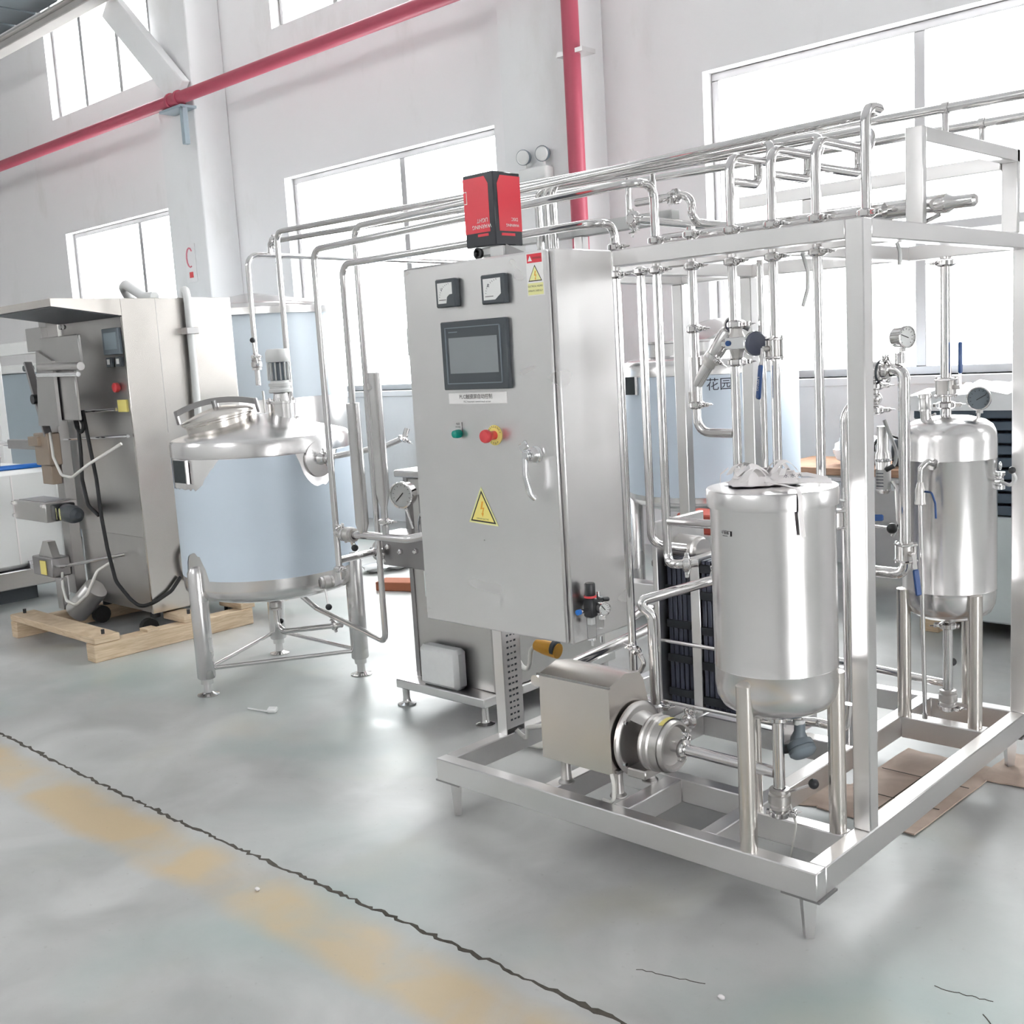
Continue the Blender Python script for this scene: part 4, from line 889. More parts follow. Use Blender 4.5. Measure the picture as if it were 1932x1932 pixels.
pipe('overhead tube from the tallest riser at the corner post to a drop beside the homogenizer', [(1.333, YP, ZT - .02), (1.333, YP, z0_), (1.333, .60, z0_), (X4, .60, Z4), (X4, .60, .335), (-1.80, .86, .33), (-1.87, .80, .42)], clamps=[pc(1.333, 1.858)])
pipe('topmost overhead tube running past the frame to the lid of the agitator tank', [(2.9, .874, 2.146), (1.0, .874, 2.165), (-1.884, .874, 2.19), (-1.884, .874, 1.27)], clamps=[((-1.884, .874, 1.292), up, o1)])
pipe('overhead tube behind the topmost one, ending in a drop elbow over the agitator tank', [(2.9, 1.147, 2.136), (1.0, 1.147, 2.15), (-2.34, 1.147, 2.20), (-2.34, 1.147, 2.13)], clamps=[((-2.30, 1.147, 2.20), (1, 0, 0), (0, 0, -1))])
pipe('cross tube over the agitator tank going back to the wall', [(-2.34, 4.3, 2.10), (-2.34, 1.0, 2.13), (-2.34, 1.0, 1.45)], rad=.06, clamps=[((-2.34, 1.2, 2.128), (0, 1, 0), (0, 0, -1)), ((-2.34, 1.0, 1.60), up, (.8, -.5, 0))])
# stand-offs on the hoop and on the rear beam
for nm, (x, y, za, zp) in {'short stand-off under the topmost tube on the hoop beam': (1.385, .874, 2.0895, 2.161), 'second stand-off on the hoop beam nearer its far post': (1.385, 1.147, 2.0895, 2.147), 'thin stand-off above the white rail behind the cabinet': (.25, .874, 2.0, 2.1715), 'second thin stand-off above the white rail behind the cabinet': (.36, .874, 2.0, 2.1705)}.items():
    t = thing('pipe_standoff', nm, 'support', (x, y, za)); MB().cyl((x, y, za), (x, y, zp - .010), .0095, 12).build('stem', 'pipe_steel', t)
    MB().lathe([(.0145, -.01), (.0178, -.008), (.0178, .008), (.0145, .01)], (x, y, zp), (1, 0, 0), 16, caps=False).build('saddle', 'pipe_steel', t)
# hairpins over the top frame
for (x, lab, zlow, far, xe) in ((.915, 'first', .55, .70, .02), (1.05, 'second', .50, .755, -.06), (1.188, 'third', .50, .80, -.14)):
    t = pipe('%s hairpin riser looping over the top frame beam' % lab, [(x, YP, zlow), (x, YP, 2.07), (x, far, 2.07), (x, far + .03, 2.135), (xe, far + .03, 2.14), (xe, far + .03, 1.80)], rad=.042, clamps=[pc(x, 1.862), pc(x, 1.772)], name='hairpin_pipe')
    MB().tube([(x, YP + .008, 2.0), (x, far - .06, 2.0), (x, far - .06, 2.06)], R25, .04).build('lower_tube', 'pipe_steel', t)
pipe('thin tube standing between the first two hairpins', [(.978, .53, ZT - .06), (.978, .53, .75)], .0105)
t = pipe('third riser with strainer, ending in an elbow to its neighbour', [(.775, YP, 1.888), (.775, YP, 1.27), (.905, YP, 1.268)], clamps=[pc(.775, 1.866), pc(.775, 1.772), pc(.775, 1.585), ((.775, YP, 1.355), up, o1)])
pipe('hooked cross tube behind the third riser', [(.40, .72, 2.02), (.62, .72, 2.02), (.62, .72, 1.93), (.62, 1.3, 1.92)], rad=.04, clamps=[((.56, .72, 2.02), (1, 0, 0), (0, -1, 0))])
pipe('level cross tube running back behind the cabinet top', [(.46, .60, 1.955), (.46, 1.46, 1.94)], .0145, clamps=[((.46, .62, 1.955), (0, 1, 0), (.3, 0, -1))])
t = thing('holding_tube', 'fat horizontal holding tube lying on the second top beam', 'pipe', (1.0, .66, 1.88))
MB().tube([(.55, .66, 1.878), (1.30, .66, 1.878)], .021, seg=18).build('tube', 'pipe_steel', t)
MB().tube([(1.10, .72, 1.885), (1.45, .72, 1.882)], .027, seg=20).build('jacket', 'pipe_steel', t)
MB().lathe([(.027, 0), (.027, .004), (.018, .02), (.018, .075), (.012, .082)], (1.45, .72, 1.882), (1, 0, -.01), 20).build('reducer', 'pipe_steel', t)
MB().tube([(1.36, .70, 1.852), (1.40, .70, 1.838), (1.44, .70, 1.852)], .006, .01, seg=8).build('saddle', 'pipe_steel', t)

# strainer on the third riser
t = thing('angle_strainer', 'stainless angle strainer leaning off the third riser', 'strainer', (.775, YP, 1.46))
c0 = Vector((.775, YP, 1.40)); ax = Vector((.45, .42, .80)).normalized(); ax = Vector((.52, .10, .75)).normalized()
MB().cyl((c0.x, c0.y, 1.36), (c0.x, c0.y, 1.50), .0185, 18).build('body', 'satin_steel', t)
e0 = c0 + Vector((0, 0, .015))
MB().cyl(e0, e0 + ax * .075, .019, 18).build('branch', 'satin_steel', t)
MB().lathe([(.021, .07), (.021, .085), (.026, .087), (.026, .097), (.022, .10)], e0, ax, 20).build('union_nut', 'cast_steel', t)
s0 = e0 + ax * .105
MB().lathe([(.012, 0), (.023, .005), (.025, .02), (.0255, .08), (.022, .088)], s0, ax, 24).build('actuator', 'satin_steel', t)
cap = s0 + ax * .108
fdir = Vector((.25, -.95, .05)).normalized()
MB().lathe([(.018, -.03), (.026, -.026), (.0275, -.004), (.025, .004), (.020, .006), (.017, .0)], cap, fdir, 26).build('end_ring', 'pipe_steel', t)
MB().cyl(cap - fdir * .004, cap + fdir * .001, .0165, 24).build('sight_port', 'plate_blue', t)
MB().cyl(cap + Vector((.02, .01, .0)), cap + Vector((.045, .02, -.015)), .007, 12).build('air_port', 'white_plastic', t)
for a in (0, 1): MB().obox(e0 + Vector((-.01 + .02 * a, -.02, -.045)), (0, 0, 1), (1, 0, 0), (.05, .006, .003)).build('cast_mark', 'cast_steel', t)
clamp(t, e0 + ax * .103, ax, .014, (.8, -.4, -.2))

# pneumatic valve on the second hairpin's neighbour and blue lever valve
t = thing('solenoid_valve', 'stainless solenoid valve with round blue coil on the first hairpin riser', 'valve', (.925, YP, 1.52))
xx, zz = .925, 1.535
for dz in (-.055, .055): clamp(t, (xx, YP, zz + dz), up, .0145, (1, -.2, 0))
MB().lathe([(.0155, -.05), (.019, -.03), (.024, -.02), (.024, .02), (.019, .03), (.0155, .05)], (xx, YP, zz), up, 8).build('body', 'cast_steel', t)
MB().box((xx - .028, YP - .026, zz - .018), (xx + .05, YP + .012, zz + .018), .003).build('bonnet', 'chrome', t)
MB().lathe([(.013, 0), (.013, .014)], (xx - .028, YP - .012, zz), (-1, -.3, 0), 6).build('side_plug', 'pipe_steel', t)
MB().lathe([(.008, 0), (.008, .003)], (xx - .014, YP - .027, zz + .001), NF, 14).build('blue_button', 'blue_plastic', t)
MB().lathe([(.02, 0), (.031, .004), (.035, .012), (.035, .022), (.030, .028), (.004, .03)], (xx + .045, YP + .01, zz - .004), (1, -.5, 0), 28).build('coil', 'plate_blue', t)
MB().lathe([(.0355, .008), (.037, .010), (.037, .016), (.0355, .018)], (xx + .045, YP + .01, zz - .004), (1, -.5, 0), 28, caps=False).build('coil_band', 'chrome', t)
ball_valve('ball valve with hanging blue lever on the second hairpin riser', (1.047, YP, 1.515), up, .0135, (-.12, 0, -1), (-.45, -.9, 0), .10, 'LIFENG')
# hose loop of white cable hanging from the top frame
for k, (lab, q) in enumerate([('thin white cable drooping from the second top beam', [(1.0668, 0.6200, 1.7837), (1.0828, 0.6200, 1.7336), (1.0816, 0.6200, 1.6804), (1.0650, 0.6200, 1.6311)]), ('short white cable tail hanging inside the corner of the top frame', [(1.2942, 0.7500, 1.7934), (1.3050, 0.7500, 1.7670), (1.3015, 0.7500, 1.7301)])]):
    t = thing('white_cable', lab, 'cable', q[0]); MB().tube(q, .006, .05, seg=8).build('cable', 'white_plastic', t)

# mid-height branch and lever valve beside the balance tank
t = pipe('knee-high branch tube leaving the second riser into a ball valve', [(.655, YP, .985), (.86, YP, .985), (.86, YP, .90)], .0145, .05, name='branch_pipe')
ball_valve('ball valve with slanted blue lever half hidden by the balance tank', (.86, YP, .86), up, .0145, (.95, .1, .28), (-.35, -.9, 0), .09)
t = pipe('lower elbow of the second riser turning into a clamp union', [(.645, YP, 1.07), (.645, YP, .855), (.70, .44, .855), (.76, YP, .86)], .0145, .03, clamps=[((.735, .455, .858), (.85, .5, 0), (0, 0, -1))], name='elbow_pipe')
# pipe q: long near tube bending down behind the pump
qa = Vector((0.7469, 0.5500, 0.7936)); qb = Vector((0.7217, 0.3000, 0.7791)); 
pipe('bent tube coming forward behind the pump and dropping to the floor rail', [(.80, .62, .80), (.615, .345, .745), (.655, .37, .70), (.655, .37, .33)], .0165, .035, clamps=[((.765, .568, .789), (.55, .82, .16), (0, 0, 1)), ((.655, .37, .40), up, (.9, .3, 0))], name='bent_pipe')
pipe('straight drop tube beside the pump with a clamp at its foot', [(.655, .37, .33), (.655, .37, .215)], .0185, clamps=[((.655, .37, .33), up, (.9, -.3, 0))], name='foot_pipe')
pipe('U shaped return tube behind the control cabinet near the floor', [(0.2800, 0.2153, 0.4643), (0.2800, 0.7895, 0.4941), (0.2800, 0.8891, 0.5040), (0.2800, 0.8800, 0.5671), (0.2800, 0.7924, 0.5816), (0.2800, 0.7272, 0.5638)], .021, .05, name='return_pipe')
pipe('low cross tube behind the pump with a wing clamp', [(.44, .42, .405), (.65, .42, .39)], .0145, clamps=[((.47, .42, .40), (1, 0, 0), (-.2, -.4, 1))], name='cross_pipe')
t = thing('hose_coupling', 'small hooked hose coupling standing behind the pump shroud', 'coupling', (.60, .36, .50))
MB().tube([(.58, .36, .50), (.61, .36, .515), (.625, .36, .545), (.60, .36, .575)], .008, .02, seg=10).build('hook', 'pipe_steel', t); clamp(t, (.595, .36, .58), (.6, 0, .8), .008, (0, 0, 1))
MB().cyl((.58, .36, .50), (.56, .36, .40), .008, 12).build('stem', 'pipe_steel', t)

# tubes around the corner post
t = pipe('fat upright tube with a domed top beside the corner post', [(1.075, .86, .215), (1.075, .86, 1.31), (1.14, .90, 1.345)], .0195, .07, name='standpipe')
MB().lathe([(.011, 0), (.011, .02), (.008, .021), (.008, .028)], (1.118, .87, 1.365), up, 12).build('vent_cap', 'pipe_steel', t)
ball_valve('ball valve on the fat upright tube beside the balance tank', (1.052, .82, .965), up, .0165, (.9, .3, 0), (.3, .95, 0), .07)
t = thing('sample_cock', 'white capped sampling cock on the fat upright tube', 'valve', (1.04, .82, 1.02))
MB().lathe([(.014, 0), (.019, .004), (.019, .022), (.012, .03), (.016, .034), (.016, .044)], (1.045, .815, 1.015), (-.2, -.1, 1), 16).build('body', 'white_plastic', t); MB().obox((1.06, .815, 1.03), (1, .2, -.2), (0, 1, 0), (.05, .014, .006), .002).build('lip', 'white_plastic', t)
YG = 1.0
xg = (1.2007, 1.0000, 1.0830)[0]; zg0 = (1.2035, 1.0000, 0.7672)[2]; zg1 = (1.1966, 1.0000, 1.4310)[2]; xa = (1.1179, 1.0000, 1.4118)[0]; xb = (1.0026, 1.0000, 0.7549)[0]
pipe('upright gauge tube with square elbows in front of the domed water tank', [(xb, YG, zg0 + .003), (xg, YG, zg0), (xg, YG, zg1), (xa, YG, zg1 - .012)], .0185, .035, clamps=[((xa + .028, YG, zg1 - .008), (1, 0, -.1), (.2, -.4, 1))], name='gauge_pipe')
ball_valve('ball valve with hanging blue lever low on the gauge tube', (xg + .002, YG, zg0 + .072), up, .0185, (.12, 0, -1), (.75, -.6, 0), .085)
gauge('steel cased pressure gauge on top of the gauge tube', (xg + .012, YG - .005, zg1 + .092), (.85, -.35, .0), .032, (xg - .012, YG, zg1 + .012), .045, ang=70)
MBt = thing('gauge_socket', 'threaded gauge socket under the steel cased pressure gauge', 'fitting', (xg - .012, YG, zg1)); MB().lathe([(.0155, .01), (.0155, .038), (.017, .039), (.017, .044), (.008, .046)], (xg - .012, YG, zg1), up, 14).build('socket', 'pipe_steel', MBt)
t = thing('check_valve', 'bulbous spring check valve with clamps just behind the corner post', 'valve', (xa - .02, YG, zg1))
MB().sphere((xa - .012, YG, zg1 - .012), .034, 22, 16, (.9, .9, 1.0)).build('bulb', 'satin_steel', t)
MB().lathe([(.0345, -.004), (.036, 0), (.0345, .004)], (xa + .006, YG, zg1 - .01), (1, 0, -.1), 24, caps=False).build('seal_ring', 'charcoal_plastic', t)
clamp(t, (xa - .012, YG, zg1 - .058), up, .0145, (1, .1, 0)); MB().sphere((xa - .012, YG, zg1 - .098), .021, 18, 12).build('lower_bulb', 'satin_steel', t); clamp(t, (xa - .014, YG, zg1 - .135), up, .017, (1, .1, 0))
MB().cyl((xa - .012, YG, zg1 - .09), (xa - .012, YG, zg1 - .035), .0125, 14).build('neck', 'pipe_steel', t)
t = thing('sample_bottle', 'pale labelled dosing cylinder with white hose behind the corner post', 'cylinder', (xa - .01, 1.05, .9))
bxx = xa - .012
MB().lathe([(.016, 1.02), (.024, 1.03), (.024, 1.15), (.018, 1.16), (.018, 1.24)], (bxx, 1.05, 0), up, 20).build('body', 'satin_steel', t)
MB().lathe([(.0245, 1.035), (.0245, 1.10)], (bxx, 1.05, 0), up, 20, caps=False).build('paper_label', 'white_print', t)
for k in range(5): MB().box((bxx - .012, 1.0245, 1.045 + k * .0105), (bxx + .012, 1.0255, 1.0475 + k * .0105)).build('print_line', 'marker_ink', t)
MB().lathe([(.025, 1.125), (.027, 1.127), (.027, 1.134), (.025, 1.136)], (bxx, 1.05, 0), up, 20, caps=False).build('ring', 'chrome', t)
MB().tube([(bxx + .01, 1.04, 1.26), (bxx + .035, 1.03, 1.21), (bxx + .055, 1.03, 1.16), (bxx + .05, 1.03, 1.12), (bxx + .03, 1.03, 1.105)], .006, .04, seg=10).build('white_hose', 'white_plastic', t); MB().cyl((bxx + .047, 1.03, 1.115), (bxx + .02, 1.03, 1.10), .008, 10).build('black_elbow', 'black_plastic', t)
MB().tube([(bxx + .03, 1.05, .88), (bxx + .05, 1.05, .92), (bxx + .045, 1.05, 1.04), (bxx + .03, 1.05, 1.06)], .007, .03, seg=8).build('return_hose', 'pipe_steel', t)
t = thing('ball_knob_lever', 'horizontal lever with large black ball knob behind the corner post', 'lever', (1.05, 1.02, .95))
kp = Vector((1.1479, 1.0200, 0.9107)); MB().cyl((kp.x - .11, 1.02, kp.z + .006), kp, .005, 10).build('rod', 'pipe_steel', t); MB().sphere(kp, .0175, 18, 12).build('knob', 'black_plastic', t); MB().lathe([(.02, -.02), (.02, .02)], (kp.x - .12, 1.02, kp.z), up, 16).build('hub', 'pipe_steel', t)
pipe('level floor tube behind the fat upright tube', [(.55, 1.38, .33), (1.19, 1.38, .30)], .0145, name='floor_pipe', clamps=[((.83, 1.38, .317), (1, 0, 0), (0, -.3, 1))])
t = thing('transfer_pump', 'small round transfer pump half hidden behind the corner post', 'pump', (.86, 1.30, ZB)); q = Vector((0.8843, 1.2500, 0.2942))
MB().lathe([(.03, -.07), (.045, -.06), (.05, 0), (.06, .004), (.06, .03), (.05, .04), (.015, .042)], q, (1, -.3, 0), 24).build('casing', 'cast_steel', t); MB().lathe([(.04, -.16), (.045, -.15), (.045, -.06)], q, (1, -.3, 0), 20).build('motor', 'charcoal_plastic', t); MB().box((q.x - .15, q.y - .04, ZB), (q.x + .02, q.y + .06, ZB + .012)).build('foot', 'frame_steel', t)
MB().box((q.x - .12, q.y - .02, ZB + .012), (q.x - .02, q.y + .04, q.z - .03)).build('pedestal', 'frame_steel', t)

# ================================================================== PLATE HEAT EXCHANGER behind the balance tank
hx = thing('plate_heat_exchanger', 'plate heat exchanger with dark plates and steel end frame behind the balance tank', 'heat exchanger', (.55, .9, ZB))
MB().box((.405, .72, ZB), (.425, 1.02, .93), .003).build('end_plate', 'frame_steel', hx)
MB().box((.86, .74, ZB), (.88, 1.0, .90), .003).build('end_plate', 'frame_steel', hx)
for k in range(20):
    x = .436 + k * .0205
    if k == 5 or k == 6: continue
    MB().box((x, .76, ZB + .055), (x + .017, .98, .80), .003).build('plate', 'plate_blue', hx)
MB().box((.538, .752, ZB + .05), (.576, .985, .81), .002).build('centre_plate', 'frame_steel', hx)
for z in (.30, .425, .55, .675, .77): 
    MB().box((.432, .752, z), (.536, .99, z + .028), .002).build('gasket_strap', 'plate_black', hx); MB().box((.578, .752, z - .012), (.856, .99, z + .018), .002).build('gasket_strap', 'plate_black', hx)
for (y, z) in ((.745, .50), (.745, .275)): MB().cyl((.40, y, z), (.90, y, z), .008, 12).build('tie_rod', 'pipe_steel', hx)
for z in (.62, .78): MB().lathe([(.016, 0), (.016, .012)], (.405, .745, z), (-1, 0, 0), 6).build('tie_nut', 'dark_steel', hx)
md = Vector((0.4470, 0.8600, 0.8172))
t = thing('motor_drum', 'plain steel motor drum lying behind the second riser', 'motor', md)
MB().lathe([(.02, -.10), (.046, -.097), (.05, -.085), (.05, .07), (.042, .075), (.042, .09)], md, (1, -.15, 0), 28).build('drum', 'cast_steel', t); MB().box((md.x - .08, md.y - .04, md.z - .075), (md.x + .08, md.y + .04, md.z - .045), .003).build('foot', 'dark_steel', t)

# ================================================================== AGITATOR TANK
GX_, GY_, GR = -1.96, .73, .43
t = thing('agitator_tank', 'round agitator tank in blue protective film on three tube legs', 'tank', (GX_, GY_, 0))
prof = [(.02, .43), (.2, .435), (.34, .445), (.405, .465), (.425, .49), (GR, .52), (GR, 1.205), (.424, 1.217), (.405, 1.225), (.06, 1.318), (.01, 1.32)]
MB().lathe(prof, (GX_, GY_, 0), seg=64).build('shell', 'tank_steel', t)
MB().lathe([(GR + .001, 1.140), (GR + .005, 1.142), (GR + .006, 1.195), (GR + .001, 1.208)], (GX_, GY_, 0), seg=64, caps=False).build('rim_band', 'tank_steel', t)
# protective film with torn openings: built as columns whose top and bottom edges vary
n = 160; vs = []; fs = []
random.seed(5); rg = [random.uniform(-.006, .006) for _ in range(n + 1)]
camdir = math.atan2(-2.39 - GY_, 2.715 - GX_)
def edge(d):     # d: degrees measured from the side facing the room's middle, + towards the homogenizer
    top, bot = 1.138, .566
    if -85 < d < -28: top = 1.138 - .14 * min(1, (-28 - d) / 16) * min(1, (d + 85) / 6)
    if 22 < d < 52: top = 1.138 - .16 * math.sqrt(max(0, 1 - ((d - 37) / 15) ** 2))
    if -66 < d < -44: bot = .566 + .13 * math.sqrt(max(0, 1 - ((d + 56) / 12) ** 2))
    return top, bot
for i in range(n + 1):
    a = camdir + 2 * math.pi * i / n - math.pi; d = math.degrees(a - camdir); tp, bt = edge(d)
    if tp < 1.137: tp += rg[i]
    if bt > .567: bt += rg[i]
    for r in (GR + .0008, GR + .0022):
        for z in (bt, tp): vs.append((GX_ + r * math.cos(a), GY_ + r * math.sin(a), z))
for i in range(n):
    o = 4 * i; fs += [(o + 2, o + 6, o + 7, o + 3), (o, o + 1, o + 5, o + 4), (o + 1, o + 3, o + 7, o + 5), (o, o + 4, o + 6, o + 2)]
MB().add(vs, fs).build('film', 'blue_film', t)
for (x, y) in ((-1.96, .305), (-1.585, .945), (-2.30, .955)):
    l = MB().lathe([(.04, .085), (.043, .09), (.043, .60), (.03, .625)], (x, y, 0), seg=24).build('leg', 'satin_steel', t)
    MB().lathe([(.052, 0), (.053, .004), (.03, .010), (.021, .016), (.019, .055), (.03, .058), (.03, .085)], (x, y, 0), seg=20).build('foot', 'pipe_steel', l)
for a, b in (((-1.955, .345), (-1.60, .915)), ((-1.98, .345), (-2.29, .915)), ((-2.27, .955), (-1.62, .945))):
    MB().cyl((*a, .125), (*b, .125), .0105, 12).build('brace', 'pipe_steel', t)
# manhole with cross arm
mx, my = -2.07, .590; tl_ = Vector((-.10, -.16, 1)).normalized()
mh = MB().lathe([(.165, -.06), (.165, .055), (.172, .058), (.172, .066)], (mx, my, 1.245), tl_, 36).build('manhole', 'warm_steel', t)
MB().lathe([(.178, .066), (.182, .070), (.182, .080), (.176, .086), (.10, .108), (.04, .122), (.004, .124)], (mx, my, 1.245), tl_, 36).build('lid', 'warm_steel', mh)
mc = Vector((mx, my, 1.245)) + tl_ * .135; ard = Vector((.72, .66, .10)).normalized()
arm = MB(); arm.strip([mc + ard * s + tl_ * (.02 - .9 * s * s) for s in [(-.2 + .04 * k) for k in range(11)]], .016, .028, ard.cross(tl_)); arm.build('arm', 'dark_steel', mh)
MB().cyl(mc - tl_ * .012, mc + tl_ * .02, .016, 12).build('arm_boss', 'dark_steel', mh)
MB().obox(mc + ard * .2 + tl_ * -.035, tl_, ard, (.07, .014, .03), .004).build('latch', 'dark_steel', mh)
MB().obox(mc - ard * .2 + tl_ * -.035, tl_, ard, (.07, .014, .03), .004).build('hinge', 'dark_steel', mh)
# gear motor
ax_ = (-1.895, .825)
m = MB().lathe([(.065, 1.27), (.065, 1.362), (.073, 1.364), (.073, 1.376), (.04, 1.378), (.034, 1.42)], (*ax_, 0), seg=24).build('motor_pedestal', 'tank_steel', t)
MB().lathe([(.05, 1.415), (.056, 1.418), (.056, 1.432), (.05, 1.436), (.05, 1.446), (.055, 1.448), (.055, 1.462), (.046, 1.465), (.046, 1.475)], (*ax_, 0), seg=24).build('motor_flange', 'white_plastic', t)
bd = MB().lathe([(.046, 1.475), (.046, 1.565)], (*ax_, 0), seg=24).build('motor_body', 'grey_plastic', t)
for k in range(14):
    a = math.radians(k * 360 / 14); MB().obox((ax_[0] + .05 * math.cos(a), ax_[1] + .05 * math.sin(a), 1.52), (math.cos(a), math.sin(a), 0), (0, 0, 1), (.014, .085, .005)).build('fin', 'white_plastic', t)
MB().lathe([(.056, 1.565), (.058, 1.568), (.058, 1.612), (.05, 1.628), (.01, 1.63)], (*ax_, 0), seg=28).build('fan_cover', 'white_plastic', t)
for k in range(4): a = math.radians(45 + 90 * k); MB().cyl((ax_[0] + .058 * math.cos(a), ax_[1] + .058 * math.sin(a), 1.37), (ax_[0] + .058 * math.cos(a), ax_[1] + .058 * math.sin(a), 1.392), .006, 6).build('bolt', 'pipe_steel', t)
# lid nozzles
MB().cyl((-1.884, .874, 1.2), (-1.884, .874, 1.285), .014, 14).build('nozzle', 'pipe_steel', t)
nz = MB().cyl((-2.34 + .05, 1.0, 1.2), (-2.29, .99, 1.42), .006, 10).build('dip_rod', 'pipe_steel', t)
# flanged inlet on the shoulder and its hooked tube
a = camdir + math.radians(37); nd = Vector((math.cos(a), math.sin(a), 0)); pc_ = Vector((GX_, GY_, 1.105)) + nd * (GR - .005)
fl_ = MB().lathe([(.085, .0), (.085, .012), (.03, .020), (.024, .035), (.02, .06)], pc_, nd, 28).build('inlet_flange', 'tank_steel', t)
e = pc_ + nd * .05; pipe('hooked inlet tube on the shoulder of the agitator tank', [e, e + nd * .04 + Vector((.02, .02, .012)), e + Vector((.20, .19, .04)), e + Vector((.26, .27, .075)), e + Vector((.26, .29, .115))], .0135, .03, clamps=[(e + nd * .012, nd, (0, 0, 1)), (e + Vector((.255, .265, .07)), (.3, .4, .8), (1, 0, 0))], name='inlet_pipe')
# nameplate on the film
a = camdir + math.radians(-60); nd = Vector((math.cos(a), math.sin(a), 0)); tx = Vector((0, 0, 1)).cross(nd); c = Vector((GX_, GY_, 1.082)) + nd * (GR + .012)
MB().obox(c, tx, (0, 0, 1), (.115, .105, .004)).build('nameplate', 'nameplate', t); MB().obox(c + tx * .062 - nd * .005, tx, (0, 0, 1), (.008, .112, .016), .001).build('plate_bracket', 'satin_steel', t)
# bottom outlet
MB().cyl((GX_, GY_, .34), (GX_, GY_, .44), .018, 16).build('outlet', 'pipe_steel', t)
butterfly('bottom outlet valve with black ball knob under the agitator tank', (GX_, GY_, .36), (0, 0, 1), .016, (.06, .05, -1), .09)
pipe('bottom outlet tube under the agitator tank bending to a wing clamp', [(GX_, GY_, .335), (GX_, GY_, .215), (-1.60, .86, .27)], .0135, .05, clamps=[((-1.64, .846, .264), (.9, .3, .15), (0, 0, 1))], name='bottom_pipe')
butterfly('hand valve with hanging black knob beside the rear leg of the agitator tank', (-1.10, .42, .62), (.3, 1, 0), .015, (.2, 0, -1), .1)
butterfly('hand valve with upright black knob on the drop tube over the agitator tank', (-2.34, 1.0, 1.56), (0, 0, 1), .0145, (-.05, -.1, 1), .12)

# ================================================================== HOMOGENIZER
h = thing('homogenizer', 'box shaped stainless homogenizer on adjustable feet behind the control cabinet', 'machine', (-.6, 1.1, 0))
MB().box((-1.045, .715, .085), (-.485, 1.6, .125), .004).build('base_tray', 'frame_steel', h)
MB().box((-.98, .80, .126), (-.50, 1.55, 1.03), .006).build('casing', 'machine_steel', h)
MB().box((-1.01, .76, 1.035), (-.47, 1.58, 1.065), .004).build('top_plate', 'satin_steel', h)
MB().box((-.99, .795, .126), (-.965, .802, 1.03)).build('corner_strip', 'dark_steel', h)
for (x, y) in ((-1.02, .75), (-.52, .75), (-1.02, 1.56), (-.52, 1.56)):
    MB().lathe([(.042, 0), (.042, .006), (.02, .014), (.016, .03), (.016, .085)], (x, y, 0), seg=18).build('foot', 'pipe_steel', h)
MB().box((-1.03, .68, .655), (-.62, .80, .80), .004).build('pump_block', 'dark_steel', h)
for (x, z) in ((-.98, .74), (-.90, .725), (-.80, .735), (-.70, .73)): MB().lathe([(.013, 0), (.013, .012), (.006, .02)], (x, .68, z), (0, -1, 0), 6).build('block_bolt', 'pipe_steel', h)
MB().lathe([(.03, 0), (.045, .004), (.045, .03), (.03, .036)], (-1.045, .70, .715), (-1, -.2, 0), 20).build('block_port', 'cast_steel', h)
MB().tube([(-.78, .70, .80), (-.78, .70, .86), (-.72, .66, .90)], .016, .03).build('head_tube', 'pipe_steel', h)
x2 = XL3
pipe('level link tube from the drop tube to the homogenizer block', [(x2, .38, .735), (-1.05, .70, .715)], .0155, clamps=[((-1.03, .65, .718), (-.25, 1, 0), (1, 0, -.4))], name='link_pipe')
pipe('upper level tube carrying the two fat damper tubes', [(x2, .38, .85), (-.50, .38, .858), (-.42, .46, .875), (-.42, .70, .89)], .0165, .05, clamps=[((x2 + .05, .38, .85), (1, 0, 0), (0, -.3, 1))], name='link_pipe')
butterfly('butterfly valve with black knob between the upper level tube and the drop tube', (x2 + .09, .38, .85), (1, 0, 0), .0165, (.8, -.5, -.15), .055)
t = thing('damper_tube', 'fat open damper tube with tapered foot, taller of the pair by the homogenizer', 'pipe', (-.632, .38, .86)); MB().lathe([(.0135, .86), (.0135, .975), (.027, 1.03), (.027, 1.50), (.024, 1.501), (.024, 1.45)], (-.632, .38, 0), seg=24).build('tube', 'satin_steel', t); clamp(t, (-.632, .38, .918), (0, 0, 1), .0145, (1, -.2, 0))
t = thing('damper_tube', 'fat damper tube below the lowest overhead run, shorter of the pair by the homogenizer', 'pipe', (XL5, .38, .86)); MB().lathe([(.0145, .86), (.027, .90), (.027, 1.384), (.016, 1.385), (.016, 1.37)], (XL5, .38, 0), seg=24).build('tube', 'satin_steel', t)
gauge('large steel rimmed pressure gauge beside the homogenizer', (-0.8035, 0.6200, 0.9835), (.30, -1, .02), .052, (-.765, .64, .84), .05, ang=135)
t = thing('gauge_bracket', 'forked dark bracket below the large pressure gauge', 'bracket', (-.76, .66, .82))
for dx in (-.04, .035): MB().box((-.775 + dx, .655, .80), (-.755 + dx, .675, .985), .002).build('prong', 'dark_steel', t)
t = thing('foam_block', 'white rounded foam block standing on the homogenizer tray', 'foam', (-.76, .76, .126)); MB().box((-.89, .722, .126), (-.65, .797, .305), .018).build('block', 'foam', t)
t = thing('orange_plug', 'orange industrial plug on a white cable hanging below the cabinet', 'plug', (.05, .56, .62))
MB().lathe([(.014, -.05), (.02, -.045), (.026, -.01), (.028, .03), (.028, .055)], (0.0759, 0.5000, 0.4813), (1, .1, -.12), 18).build('body', 'orange_plastic', t); MB().lathe([(.029, 0), (.029, .014), (.024, .016)], (0.1121, 0.5000, 0.4865), (1, .1, -.12), 18).build('collar', 'charcoal_plastic', t)
MB().tube([(0.0347, 0.5000, 0.4833), (0.0020, 0.5000, 0.4666), (-0.0074, 0.5000, 0.4129), (-0.0203, 0.5000, 0.3826), (-0.0491, 0.5000, 0.3902), (-0.0735, 0.5000, 0.4231)], .009, .03, seg=10).build('cable', 'cream_hose', t)
